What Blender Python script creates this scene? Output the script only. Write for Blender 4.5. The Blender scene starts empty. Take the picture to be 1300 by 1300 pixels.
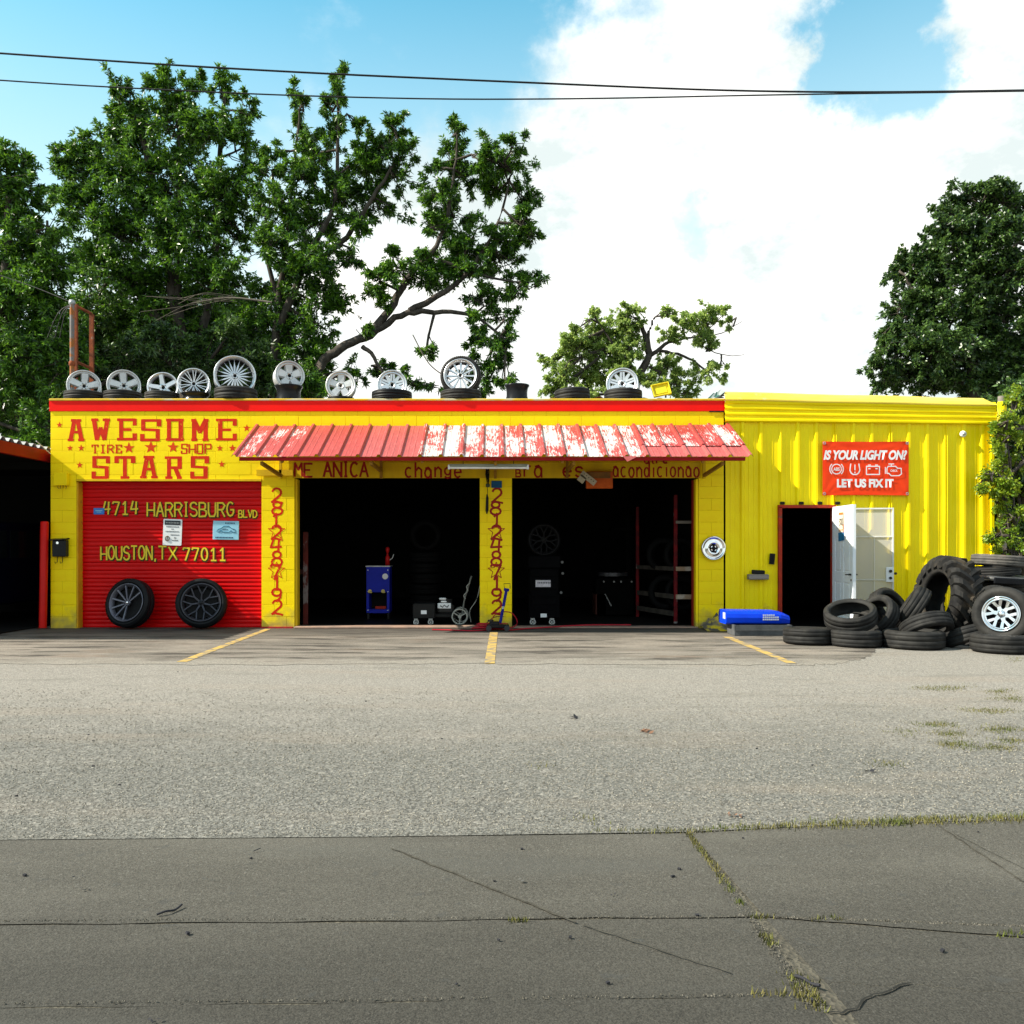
import bpy, bmesh, math, random
import numpy as np
from mathutils import Vector, Matrix, Euler

random.seed(7)
rng = np.random.default_rng(7)
scene = bpy.context.scene
COL = scene.collection
R = math.radians

# ------------------------------------------------------------------ camera
FOC, D0, CH = 1110.0, 15.0, 1.35          # focal in px of a 1300 px frame, facade distance, eye height
cam = bpy.data.cameras.new('camera'); cam_o = bpy.data.objects.new('camera', cam); COL.objects.link(cam_o)
cam_o.location = (0, -D0, CH); cam_o.rotation_euler = (R(90), 0, 0)
cam.sensor_width = 36; cam.lens = 36 * FOC / 1300
cam.shift_x = 25 / 1300; cam.shift_y = 48 / 1300
cam.clip_start = 0.1; cam.clip_end = 3000
scene.camera = cam_o

# ------------------------------------------------------------------ sun and sky
SUN = Vector((1.17, 0.21, -1.0)).normalized()      # direction the light travels
sl = bpy.data.lights.new('sun', 'SUN'); sl.energy = 5.0; sl.angle = R(0.5); sl.color = (1.0, 0.92, 0.78)
so = bpy.data.objects.new('sun', sl); COL.objects.link(so)
so.rotation_euler = SUN.to_track_quat('-Z', 'Y').to_euler(); so.location = (-20, -8, 20)
ELEV = math.asin(-SUN.z); AZ = math.atan2(-SUN.x, -SUN.y)

world = bpy.data.worlds.new('World'); scene.world = world; world.use_nodes = True
def pdir(px, py):
    return Vector(((px - 625) / FOC, 1, (698 - py) / FOC)).normalized()
def build_world():
    nt = world.node_tree; nt.nodes.clear(); N = nt.nodes.new; L = nt.links.new
    out = N('ShaderNodeOutputWorld'); bg = N('ShaderNodeBackground'); bg.inputs[1].default_value = 0.10
    L(bg.outputs[0], out.inputs[0])
    sky = N('ShaderNodeTexSky'); sky.sky_type = 'NISHITA'; sky.sun_disc = False
    sky.sun_elevation = ELEV; sky.sun_rotation = AZ % (2 * math.pi)
    sky.air_density = 1.0; sky.dust_density = 0.6; sky.ozone_density = 1.5
    tc = N('ShaderNodeTexCoord')
    def math_(op, a, b=None, c=None, clamp=False):
        n = N('ShaderNodeMath'); n.operation = op; n.use_clamp = clamp
        for i, v in enumerate((a, b, c)):
            if v is None: continue
            if isinstance(v, (int, float)): n.inputs[i].default_value = v
            else: L(v, n.inputs[i])
        return n.outputs[0]
    def noise(scale, detail, rough=0.55, off=(0, 0, 0), squash=1.6):
        mp = N('ShaderNodeMapping'); mp.inputs['Scale'].default_value = (1, 1, squash); mp.inputs['Location'].default_value = off
        L(tc.outputs['Generated'], mp.inputs[0])
        n = N('ShaderNodeTexNoise'); n.inputs['Scale'].default_value = scale; n.inputs['Detail'].default_value = detail
        n.inputs['Roughness'].default_value = rough; L(mp.outputs[0], n.inputs[0])
        return n.outputs[0]
    big = noise(2.2, 3); mid = noise(7, 9, 0.62, (3, 1, 2)); fine = noise(22, 6, 0.6, (1, 5, 2))
    wn = N('ShaderNodeTexNoise'); wn.inputs['Scale'].default_value = 11; wn.inputs['Detail'].default_value = 7; wn.inputs['Roughness'].default_value = .62; L(tc.outputs['Generated'], wn.inputs[0])
    w1 = N('ShaderNodeVectorMath'); w1.operation = 'MULTIPLY_ADD'; L(wn.outputs[1], w1.inputs[0]); w1.inputs[1].default_value = (.16, .16, .16); w1.inputs[2].default_value = (-.08, -.08, -.08)
    w2 = N('ShaderNodeVectorMath'); w2.operation = 'ADD'; L(w1.outputs[0], w2.inputs[0]); L(tc.outputs['Generated'], w2.inputs[1]); warp = w2.outputs[0]
    def blob(px, py, r, amp):
        vm = N('ShaderNodeVectorMath'); vm.operation = 'DOT_PRODUCT'; vm.inputs[1].default_value = pdir(px, py)
        nrm = N('ShaderNodeVectorMath'); nrm.operation = 'NORMALIZE'; L(warp, nrm.inputs[0]); L(nrm.outputs[0], vm.inputs[0])
        a = r / FOC
        x = math_('SUBTRACT', 1.0, vm.outputs['Value'])            # ~ angle^2/2
        x = math_('DIVIDE', x, a * a)
        g = math_('POWER', 2.718, math_('MULTIPLY', x, -1.0))
        return math_('MULTIPLY', g, amp)
    f = math_('MULTIPLY', math_('SUBTRACT', mid, 0.5), 2.3)
    f = math_('ADD', f, math_('MULTIPLY', math_('SUBTRACT', big, 0.5), 1.4))
    f = math_('ADD', f, math_('MULTIPLY', math_('SUBTRACT', fine, 0.5), 0.7))
    f = math_('ADD', f, 0.36)
    for b in ((930, 330, 250, 1.5), (790, 150, 90, 0.75), (960, 60, 70, 0.8), (1290, 30, 70, .8), (1280, 200, 150, 0.9), (600, 430, 150, 0.9), (760, 240, 90, .3),
              (1085, 25, 50, -1.9), (1128, 62, 52, -1.8), (1182, 98, 26, -1.1), (1070, 85, 36, -.9), (880, 274, 36, -2.1), (908, 318, 22, -1.1), (1170, 205, 40, -1.0), (760, 400, 60, -.5), (640, 30, 100, -1.6), (860, 20, 60, -.5), (690, 330, 60, -.3), (200, 60, 190, -0.75), (90, 190, 150, -0.4), (400, 90, 120, -.35)):
        f = math_('ADD', f, blob(*b))
    mr = N('ShaderNodeMapRange'); mr.interpolation_type = 'SMOOTHSTEP'; L(f, mr.inputs[0])
    mr.inputs[1].default_value = -0.45; mr.inputs[2].default_value = 1.15
    # haze low over the horizon
    sep = N('ShaderNodeSeparateXYZ'); L(tc.outputs['Generated'], sep.inputs[0])
    hz = N('ShaderNodeMapRange'); hz.interpolation_type = 'SMOOTHSTEP'; L(sep.outputs[2], hz.inputs[0])
    hz.inputs[1].default_value = 0.66; hz.inputs[2].default_value = 0.16; hz.inputs[3].default_value = 0.0; hz.inputs[4].default_value = 0.92
    hcol = N('ShaderNodeMix'); hcol.data_type = 'RGBA'; L(hz.outputs[0], hcol.inputs[0])
    # brighten the clear sky a little towards the cyan the picture shows
    tint = N('ShaderNodeMix'); tint.data_type = 'RGBA'; tint.blend_type = 'MULTIPLY'; tint.inputs[0].default_value = 1
    tint.inputs[7].default_value = (.27, 1.36, 1.25, 1); L(sky.outputs[0], tint.inputs[6])
    L(tint.outputs[2], hcol.inputs[6]); hcol.inputs[7].default_value = (4.7, 5.4, 5.4, 1)
    cmr = N('ShaderNodeMapRange'); L(noise(4.5, 9, .66, (7, 2, 5)), cmr.inputs[0]); cmr.inputs[1].default_value = .40; cmr.inputs[2].default_value = .64
    cl = N('ShaderNodeMix'); cl.data_type = 'RGBA'; L(cmr.outputs[0], cl.inputs[0])
    cl.inputs[6].default_value = (4.1, 4.6, 4.55, 1); cl.inputs[7].default_value = (8.0, 7.6, 7.2, 1)
    mx = N('ShaderNodeMix'); mx.data_type = 'RGBA'; L(mr.outputs[0], mx.inputs[0]); L(hcol.outputs[2], mx.inputs[6]); L(cl.outputs[2], mx.inputs[7])
    L(mx.outputs[2], bg.inputs[0])
build_world()
vs = scene.view_settings
vs.view_transform = 'Standard'; vs.look = 'None'; vs.gamma = 1; vs.exposure = 1.06; vs.use_curve_mapping = False
scene.cycles.max_bounces = 6; scene.cycles.transparent_max_bounces = 12

# ------------------------------------------------------------------ helpers
def PX(px, Y=0.0): return (px - 625) * (D0 + Y) / FOC
def PZ(py, Y=0.0): return CH + (698 - py) * (D0 + Y) / FOC
def G(px, py):                                  # a point on the ground seen at a pixel
    d = CH * FOC / (py - 698); return Vector(((px - 625) * d / FOC, d - D0, 0))

_m = {}
def M(name, c1, c2=None, scale=6.0, rough=0.7, metal=0.0, bump=0.0, bscale=40.0, stretch=(1, 1, 1), detail=6,
      dirt=None, dscale=2.0, dlo=0.5, dhi=0.62, dstretch=(1, 1, 1), island=0.0, coat=0.0, spec=0.14, base=None, bdist=0.01):
    if name in _m or c1 is None: return _m[name]
    m = bpy.data.materials.new(name); m.use_nodes = True; _m[name] = m
    nt = m.node_tree; N = nt.nodes.new; L = nt.links.new; p = nt.nodes['Principled BSDF']
    p.inputs['Roughness'].default_value = rough; p.inputs['Metallic'].default_value = metal
    p.inputs['Specular IOR Level'].default_value = spec; p.inputs['Coat Weight'].default_value = coat
    tc = N('ShaderNodeTexCoord')
    def noise(s, st, d=detail, off=0.0):
        mp = N('ShaderNodeMapping'); mp.inputs['Scale'].default_value = st; mp.inputs['Location'].default_value = (off, off, off)
        L(tc.outputs['Object'], mp.inputs[0])
        n = N('ShaderNodeTexNoise'); n.inputs['Scale'].default_value = s; n.inputs['Detail'].default_value = d; n.inputs['Roughness'].default_value = .6
        L(mp.outputs[0], n.inputs[0]); return n.outputs[0]
    def ramp(src, lo, hi):
        r = N('ShaderNodeMapRange'); r.interpolation_type = 'SMOOTHSTEP'; L(src, r.inputs[0]); r.inputs[1].default_value = lo; r.inputs[2].default_value = hi; return r.outputs[0]
    def mix(f, a, b):
        x = N('ShaderNodeMix'); x.data_type = 'RGBA'
        if isinstance(f, float): x.inputs[0].default_value = f
        else: L(f, x.inputs[0])
        for i, v in ((6, a), (7, b)):
            if isinstance(v, tuple): x.inputs[i].default_value = (*v, 1)
            else: L(v, x.inputs[i])
        return x.outputs[2]
    c2 = c2 or tuple(v * .8 for v in c1)
    col = mix(ramp(noise(scale, stretch), .35, .65), c1, c2)
    if dirt: col = mix(ramp(noise(dscale, dstretch, 9, 3.3), dlo, dhi), col, dirt)
    if base:      # splashed dirt low on the wall
        gp = N('ShaderNodeNewGeometry'); sz = N('ShaderNodeSeparateXYZ'); L(gp.outputs['Position'], sz.inputs[0])
        nn = N('ShaderNodeTexNoise'); nn.inputs['Scale'].default_value = 5; nn.inputs['Detail'].default_value = 7; L(gp.outputs['Position'], nn.inputs[0])
        ad = N('ShaderNodeMath'); ad.operation = 'MULTIPLY_ADD'; L(nn.outputs[0], ad.inputs[0]); ad.inputs[1].default_value = -.9; L(sz.outputs[2], ad.inputs[2])
        rr_ = N('ShaderNodeMapRange'); L(ad.outputs[0], rr_.inputs[0]); rr_.inputs[1].default_value = -.10; rr_.inputs[2].default_value = -.48; rr_.inputs[3].default_value = 0; rr_.inputs[4].default_value = .75
        col = mix(rr_.outputs[0], col, base)
        n2_ = N('ShaderNodeTexNoise'); n2_.inputs['Scale'].default_value = 1.0; n2_.inputs['Detail'].default_value = 8; mp2 = N('ShaderNodeMapping'); mp2.inputs['Scale'].default_value = (9, 9, .7); L(gp.outputs['Position'], mp2.inputs[0]); L(mp2.outputs[0], n2_.inputs[0])
        r2_ = N('ShaderNodeMapRange'); L(n2_.outputs[0], r2_.inputs[0]); r2_.inputs[1].default_value = .60; r2_.inputs[2].default_value = .78; r2_.inputs[4].default_value = .35
        col = mix(r2_.outputs[0], col, tuple(v * .72 for v in c1))
    if island:
        g = N('ShaderNodeNewGeometry'); h = N('ShaderNodeHueSaturation')
        r = N('ShaderNodeMapRange'); L(g.outputs['Random Per Island'], r.inputs[0]); r.inputs[3].default_value = 1 - island; r.inputs[4].default_value = 1 + island
        L(r.outputs[0], h.inputs['Value']); L(col, h.inputs['Color']); col = h.outputs[0]
    L(col, p.inputs['Base Color'])
    if bump:
        b = N('ShaderNodeBump'); b.inputs['Strength'].default_value = bump; b.inputs['Distance'].default_value = bdist
        L(noise(bscale, (1, 1, 1), 5, 1.7), b.inputs['Height']); L(b.outputs[0], p.inputs['Normal'])
    return m

class MB:
    """collects shapes and links them as ONE mesh object"""
    def __init__(s): s.v = []; s.f = []; s.sm = []
    def add(s, vs_, fs_, smooth=False):
        b = len(s.v); s.v += [tuple(v) for v in vs_]; s.f += [tuple(b + i for i in f) for f in fs_]; s.sm += [smooth] * len(fs_); return s
    def box(s, c, d, rot=None, ch=0.0):
        hx, hy, hz = d[0] / 2, d[1] / 2, d[2] / 2
        if ch:
            vs_ = []
            for sx in (-1, 1):
                for sy in (-1, 1):
                    for sz in (-1, 1):
                        vs_ += [(sx * (hx - ch), sy * (hy - ch), sz * hz), (sx * (hx - ch), sy * hy, sz * (hz - ch)), (sx * hx, sy * (hy - ch), sz * (hz - ch))]
            bm = bmesh.new(); [bm.verts.new(v) for v in vs_]; bmesh.ops.convex_hull(bm, input=bm.verts)
            bm.verts.index_update(); vl = [tuple(v.co) for v in bm.verts]; fl = [tuple(v.index for v in f.verts) for f in bm.faces]; bm.free()
        else:
            vl = [(x, y, z) for x in (-hx, hx) for y in (-hy, hy) for z in (-hz, hz)]
            fl = [(0, 1, 3, 2), (4, 6, 7, 5), (0, 4, 5, 1), (2, 3, 7, 6), (0, 2, 6, 4), (1, 5, 7, 3)]
        m = (Euler(rot).to_matrix() if rot is not None and not isinstance(rot, Matrix) else (rot or Matrix.Identity(3)))
        c = Vector(c)
        return s.add([m @ Vector(v) + c for v in vl], fl)
    def tube(s, pts, r, n=8, closed=False, cap=True):
        pts = [Vector(p) for p in pts]; k = len(pts); rs = [float(q) for q in r] if isinstance(r, (list, tuple)) else [float(r)] * k
        vl = []; up = Vector((0, 0, 1))
        for i, p in enumerate(pts):
            if closed: t = pts[(i + 1) % k] - pts[i - 1]
            else: t = pts[min(i + 1, k - 1)] - pts[max(i - 1, 0)]
            t.normalize(); a = up if abs(t.z) < .95 else Vector((1, 0, 0))
            u = t.cross(a).normalized(); w = t.cross(u)
            vl += [p + rs[i] * (math.cos(2 * math.pi * j / n) * u + math.sin(2 * math.pi * j / n) * w) for j in range(n)]
        fl = []
        for i in range(k if closed else k - 1):
            a, b = i * n, ((i + 1) % k) * n
            fl += [(a + j, a + (j + 1) % n, b + (j + 1) % n, b + j) for j in range(n)]
        s.add(vl, fl, True)
        if cap and not closed: s.add(vl[:n], [tuple(range(n))]); s.add(vl[-n:], [tuple(range(n))])
        return s
    def cyl(s, c, r, h, axis='Z', n=20, r2=None):
        c = Vector(c); a = {'X': Vector((1, 0, 0)), 'Y': Vector((0, 1, 0)), 'Z': Vector((0, 0, 1))}[axis] if isinstance(axis, str) else Vector(axis).normalized()
        return s.tube([c - a * h / 2, c + a * h / 2], [r, r if r2 is None else r2], n)
    def lathe(s, prof, n=48, closed=False, mat=None, sip=None, smooth=True):
        """prof: (radius, z) around local Z"""
        m = mat or Matrix.Identity(4); vl = []
        for j in range(n):
            a = 2 * math.pi * j / n; ca, sa = math.cos(a), math.sin(a)
            for i, (r, z) in enumerate(prof):
                rr = r - (sip.get(i, 0) if sip and j % 2 else 0)
                vl.append(m @ Vector((rr * ca, rr * sa, z)))
        k = len(prof); fl = []
        for j in range(n):
            a, b = j * k, ((j + 1) % n) * k
            for i in range(k if closed else k - 1):
                i2 = (i + 1) % k; fl.append((a + i, b + i, b + i2, a + i2))
        return s.add(vl, fl, smooth)
    def prism(s, poly, z0, z1, f=lambda x, y, z: (x, y, z)):
        k = len(poly); s.add([f(x, y, z0) for x, y in poly] + [f(x, y, z1) for x, y in poly],
              [tuple(range(k))[::-1], tuple(range(k, 2 * k))] + [(i, (i + 1) % k, k + (i + 1) % k, k + i) for i in range(k)]); return s
    def xform(s, m): s.v = [tuple(m @ Vector(v)) for v in s.v]; return s
    def mesh(s, name, mat):
        me = bpy.data.meshes.new(name); me.from_pydata(s.v, [], s.f); me.polygons.foreach_set('use_smooth', s.sm)
        if mat: me.materials.append(mat)
        me.update(); return me
    def build(s, name, mat, parent=None, loc=None):
        return link(name, s.mesh(name, mat), parent, loc)
def link(name, me, parent=None, loc=None, rot=None):
    o = bpy.data.objects.new(name, me); COL.objects.link(o)
    if parent: o.parent = parent
    if loc is not None: o.location = loc
    if rot is not None: o.rotation_euler = rot
    return o
def tag(o, label, cat, group=None):
    o['label'] = label; o['category'] = cat
    if group: o['group'] = group
    return o
def thing(name, label, cat, loc=(0, 0, 0), rot=(0, 0, 0), group=None):
    o = bpy.data.objects.new(name, None); o.empty_display_size = .2; COL.objects.link(o); o.location = loc; o.rotation_euler = rot
    return tag(o, label, cat, group)
def kind(o, k): o['kind'] = k; return o
def quads_obj(name, quads, mat, parent=None, nv=4):
    """quads: array (n, nv, 3)"""
    n = len(quads); me = bpy.data.meshes.new(name)
    me.vertices.add(n * nv); me.vertices.foreach_set('co', np.ascontiguousarray(quads, dtype=np.float32).ravel())
    me.loops.add(n * nv); me.loops.foreach_set('vertex_index', np.arange(n * nv, dtype=np.int32))
    me.polygons.add(n); me.polygons.foreach_set('loop_start', np.arange(0, n * nv, nv, dtype=np.int32))
    me.polygons.foreach_set('loop_total', np.full(n, nv, dtype=np.int32)); me.update(calc_edges=True)
    me.materials.append(mat); return link(name, me, parent)

# ------------------------------------------------------------------ painted strokes
def arc(cx, cy, rx, ry, a0, a1, n=9):
    return [(cx + rx * math.cos(R(a0 + (a1 - a0) * i / n)), cy + ry * math.sin(R(a0 + (a1 - a0) * i / n))) for i in range(n + 1)]
SLAB = {
 'A': [[(.17, 0), (.40, 1)], [(.83, 0), (.60, 1)], [(.25, .4), (.75, .4)], [(.2, 1), (.8, 1)], [(0, 0), (.36, 0)], [(.64, 0), (1, 0)]],
 'W': [[(.14, 1), (.3, .02), (.5, .55), (.7, .02), (.86, 1)], [(0, 1), (.36, 1)], [(.62, 1), (1, 1)]],
 'E': [[(.2, 0), (.2, 1)], [(0, 1), (1, 1), (1, .76)], [(.2, .5), (.78, .5)], [(0, 0), (1, 0), (1, .24)]],
 'S': [[(1, .76), (1, 1), (.1, 1), (.1, .54), (.92, .5), (.92, 0), (.05, 0), (.05, .24)]],
 'O': [[(.16, 0), (.16, 1)], [(.84, 0), (.84, 1)], [(0, 1), (1, 1)], [(0, 0), (1, 0)]],
 'M': [[(.16, 0), (.16, 1), (.5, .42), (.84, 1), (.84, 0)], [(0, 1), (.25, 1)], [(.75, 1), (1, 1)], [(0, 0), (.34, 0)], [(.66, 0), (1, 0)]],
 'T': [[(0, .78), (0, 1), (1, 1), (1, .78)], [(.5, 1), (.5, 0)], [(.25, 0), (.75, 0)]],
 'R': [[(.22, 0), (.22, 1)], [(0, 1), (.88, 1), (.88, .5), (.22, .5)], [(.6, .5), (.86, 0)], [(0, 0), (.42, 0)], [(.72, 0), (1, 0)]]}
HAND = {
 'A': [[(0, 0), (.5, 1), (1, 0)], [(.22, .36), (.8, .36)]],
 'B': [[(0, 0), (0, 1), (.6, 1), (.85, .9), (.85, .62), (.6, .52), (0, .52)], [(.6, .52), (.95, .4), (1, .2), (.85, .02), (0, 0)]],
 'C': [arc(.55, .5, .5, .5, 50, 310)], 'D': [[(0, 0), (0, 1), (.55, .97), (.95, .75), (1, .3), (.6, .02), (0, 0)]],
 'E': [[(1, 1), (0, 1), (0, 0), (1, 0)], [(0, .52), (.75, .52)]],
 'G': [arc(.5, .5, .5, .5, 50, 330) + [(.95, .45), (.55, .45)]],
 'H': [[(0, 0), (0, 1)], [(1, 0), (1, 1)], [(0, .45), (1, .45)]], 'I': [[(.5, 0), (.5, 1)], [(.15, 0), (.85, 0)], [(.15, 1), (.85, 1)]],
 'L': [[(0, 1), (0, 0), (1, 0)]], 'M': [[(0, 0), (.05, 1), (.5, .5), (.95, 1), (1, 0)]], 'N': [[(0, 0), (0, 1), (1, 0), (1, 1)]],
 'O': [arc(.5, .5, .5, .5, 0, 360, 14)], 'P': [[(0, 0), (0, 1), (.9, 1), (1, .75), (.9, .5), (0, .5)]],
 'R': [[(0, 0), (0, 1), (.7, 1), (1, .8), (.7, .52), (0, .5)], [(.5, .5), (1, 0)]],
 'S': [arc(.5, .76, .45, .24, 20, 270, 8) + arc(.5, .26, .48, .26, 90, -160, 8)],
 'T': [[(0, 1), (1, 1)], [(.5, 1), (.5, 0)]], 'U': [[(0, 1), (0, .3), (.2, .02), (.8, .02), (1, .3), (1, 1)]],
 'V': [[(0, 1), (.5, 0), (1, 1)]], 'X': [[(0, 0), (1, 1)], [(0, 1), (1, 0)]], ',': [[(.5, .1), (.35, -.12)]], ' ': [],
 '0': [arc(.5, .5, .42, .5, 0, 360, 14)], '1': [[(.2, .78), (.52, 1), (.5, 0)], [(.15, 0), (.9, 0)]],
 '2': [arc(.5, .72, .4, .28, 165, -40, 8) + [(.05, .05), (.3, .12), (1, 0)]],
 '4': [[(.3, 1), (.02, .38), (.98, .42)], [(.78, .98), (.7, 0)]], '7': [[(.05, .88), (.15, 1), (.95, .97), (.4, 0)]],
 '8': [arc(.5, .77, .36, .23, 0, 360, 12), arc(.5, .27, .46, .27, 0, 360, 12)],
 '9': [arc(.46, .7, .4, .28, 0, 360, 12), [(.86, .7), (.8, .3), (.45, 0)]],
 'a': [arc(.45, .3, .4, .3, 0, 360, 10), [(.15, .62), (.5, .68), (.85, .5), (.88, 0)]], 'c': [arc(.5, .32, .42, .32, 55, 305, 8)],
 'd': [arc(.42, .3, .38, .3, 0, 360, 10), [(.85, .95), (.85, 0)]], 'e': [[(.1, .34), (.9, .36)] + arc(.5, .34, .42, .32, 8, 310, 10)],
 'g': [arc(.45, .42, .38, .24, 0, 360, 10), [(.85, .66), (.82, .02), (.4, -.03), (.12, .05)]],
 'h': [[(.1, 1), (.1, 0)], [(.1, .4), (.5, .66), (.88, .5), (.88, 0)]], 'i': [[(.5, .62), (.5, 0)], [(.47, .86), (.53, .9)]],
 'n': [[(.1, .66), (.1, 0)], [(.1, .45), (.5, .66), (.88, .48), (.88, 0)]], 'o': [arc(.5, .32, .42, .32, 0, 360, 10)],
 'r': [[(.15, .66), (.15, 0)], [(.15, .4), (.5, .66), (.85, .6)]], 's': [arc(.5, .5, .36, .17, 20, 270, 6) + arc(.5, .17, .38, .17, 90, -160, 6)]}
def star_px(cx, cy, r, n=5, a0=-90, inner=.4):
    return [(cx + (r if i % 2 == 0 else r * inner) * math.cos(R(a0 + 36 * i)), cy + (r if i % 2 == 0 else r * inner) * math.sin(R(a0 + 36 * i))) for i in range(2 * n)]
def word_lines(text, x0, x1, y0, y1, font, gap=.28, jit=0.0, widths=None):
    """polylines in px; y0 top, y1 bottom"""
    wd = [(.55 if c == 'i' or c == 'I' and font is HAND else .5 if c in ' ,' else 1.0) for c in text]
    tot = sum(wd) + gap * (len(text) - 1); u = (x1 - x0) / tot; x = x0; res = []
    for c, w in zip(text, wd):
        dy = random.uniform(-jit, jit); sh = random.uniform(-jit, jit) * .3
        for ln in font[c]: res.append([(x + (q[0] + sh * .1 * (q[1] - .5)) * w * u, y1 - q[1] * (y1 - y0) + dy) for q in ln])
        x += (w + gap) * u
    return res
def stroke_mb(lines, w, Y, mb=None, hw=None):
    """flat painted ribbons on the plane y = Y, each a hair prouder than the last; hw: width of level strokes"""
    mb = mb or MB(); k = 0; s = (D0 + Y) / FOC
    for ln in lines:
        for i in range(len(ln) - 1):
            (ax, ay), (bx, by) = ln[i], ln[i + 1]; dx, dy = bx - ax, by - ay; l = math.hypot(dx, dy) or 1
            ww = (hw if hw and abs(dy) < abs(dx) * .3 else w) * random.uniform(.92, 1.08) / 2
            e = ww * (.55 if len(ln) > 2 else .15) / l
            ax2, ay2, bx2, by2 = ax - dx * e, ay - dy * e, bx + dx * e, by + dy * e
            nx, ny = -dy / l * ww, dx / l * ww; yy = Y - .00006 * (k % 16) ; k += 1
            mb.add([(PX(q[0], Y), yy, PZ(q[1], Y)) for q in ((ax2 + nx, ay2 + ny), (bx2 + nx, by2 + ny), (bx2 - nx, by2 - ny), (ax2 - nx, ay2 - ny))], [(0, 1, 2, 3)])
    return mb
def poly_mb(poly, Y, mb=None):
    mb = mb or MB(); c = (sum(p[0] for p in poly) / len(poly), sum(p[1] for p in poly) / len(poly)); n = len(poly)
    return mb.add([(PX(c[0], Y), Y, PZ(c[1], Y))] + [(PX(x, Y), Y, PZ(y, Y)) for x, y in poly], [(0, i + 1, (i + 1) % n + 1) for i in range(n)])

# ------------------------------------------------------------------ materials
YEL = M('yellow_paint', (.93, .70, .002), (.90, .64, .002), 3, .5, base=(.20, .16, .08), bump=.25, bscale=90, dirt=(.42, .27, .02), dscale=2.6, dlo=.66, dhi=.86)
YELM = M('yellow_metal_paint', (.94, .745, .003), (.91, .69, .002), 2, .38, base=(.25, .20, .08), bump=.06, bscale=8, dirt=(.55, .38, .02), dscale=3, dlo=.68, dhi=.9, dstretch=(1, 1, .3))
YELP = M('pale_yellow_flashing', (.86, .68, .12), (.82, .62, .05), 2, .35, stretch=(.3, 1, 1), dirt=(.85, .8, .5), dscale=3, dlo=.6, dhi=.8)
YELW = M('yellow_wood', (.70, .46, .006), (.60, .38, .01), 4, .6, bump=.2, stretch=(1, 1, .2))
MORT = M('yellow_mortar', (.66, .52, .006), (.58, .45, .006), 6, .7)
RED = M('red_fascia_paint', (.85, .006, .002), (.78, .005, .002), 2, .42, bump=.06, bscale=12, dirt=(.45, .012, .006), dscale=3, dlo=.66, dhi=.8, dstretch=(.3, 1, 1))
REDD = M('red_door_paint', (.62, .002, .003), (.52, .002, .003), 4, .32, stretch=(.3, 1, 3), dirt=(.28, .01, .01), dscale=3, dlo=.62, dhi=.8, dstretch=(.3, 1, 2))
REDL = M('red_lettering', (.66, .028, .003), (.52, .02, .003), 9, .5, dirt=(.72, .28, .01), dscale=14, dlo=.64, dhi=.70)
REDL2 = M('dark_red_lettering', (.36, .012, .008), (.25, .01, .008), 12, .5)
STAR = M('orange_red_star', (.70, .06, .004), (.60, .04, .004), 9, .5)
YLET = M('yellow_lettering', (.78, .60, .03), (.70, .52, .04), 9, .5)
BLK = M('black_paint', (.012, .012, .012), None, 5, .5)
BLKG = M('glossy_black', (.012, .013, .016), None, 5, .25)
WHT = M('white_paint', (.78, .80, .82), (.70, .72, .74), 4, .4, dirt=(.40, .40, .38), dscale=5, dlo=.62, dhi=.8)
WHTB = M('banner_white', (.85, .85, .87), None, 4, .4)
BAN = M('banner_red', (.86, .055, .008), (.80, .042, .006), 3, .35, bump=.12, bscale=4, bdist=.03)
GRYM = M('galvanised', (.42, .43, .43), (.30, .31, .32), 5, .45, .6)
WOODG = M('grey_wood', (.26, .23, .20), (.17, .15, .13), 6, .8, stretch=(.2, 1, 4), bump=.3)
WOODT = M('tan_wood', (.38, .25, .16), (.28, .2, .14), 5, .8, stretch=(.2, 1, 4), dirt=(.5, .45, .4), dlo=.55, dhi=.65)
RUST = M('rusty_steel', (.28, .07, .025), (.16, .05, .025), 8, .8, bump=.3, dirt=(.35, .33, .3), dscale=4, dlo=.62, dhi=.7)
RUSTD = M('dark_rust', (.09, .03, .02), (.05, .02, .018), 8, .85, bump=.3)
TYRE = M('tyre_rubber', (.013, .013, .0132), (.027, .0262, .0245), 5, .62, bump=.35, bscale=60, bdist=.004, dirt=(.068, .063, .053), dscale=4, dlo=.55, dhi=.8)
TYRED = M('clean_tyre_rubber', (.005, .0055, .007), (.008, .0085, .010), 5, .5, bump=.2, bscale=60, bdist=.003)
ALU = M('silver_alloy', (.70, .71, .73), (.60, .61, .64), 5, .32, .85, dirt=(.35, .35, .35), dscale=12, dlo=.62, dhi=.75)
ALUW = M('white_silver_alloy', (.60, .60, .60), (.46, .46, .47), 5, .38, .5, dirt=(.4, .38, .36), dscale=14, dlo=.62, dhi=.75)
CHR = M('chrome', (.88, .88, .9), (.82, .82, .84), 5, .08, 1.0)
GUN = M('gunmetal_alloy', (.15, .15, .18), (.10, .10, .13), 8, .4, .6)
GUND = M('dark_alloy', (.065, .065, .08), (.045, .045, .055), 8, .35, .6)
HOLE = M('dark_hole', (.01, .01, .01), None, 5, .8)
BLUE = M('blue_paint', (.005, .015, .36), (.004, .012, .30), 4, .4)
BLUED = M('deep_blue_paint', (.004, .008, .20), (.003, .007, .16), 4, .4)
BLUEP = M('pale_blue_print', (.30, .58, .72), (.26, .52, .68), 6, .5)
ORNG = M('orange_cloth', (.50, .09, .012), (.40, .07, .01), 6, .7, bump=.2)
DARKI = M('dark_interior', (.007, .007, .007), (.005, .005, .005), 2, .85)  # near-black colour stands in for the deep shade indoors
DARKF = M('dark_floor', (.009, .0085, .0085), (.005, .005, .005), 2, .6)  # floor coloured near black so it reads as deep shade
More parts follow.
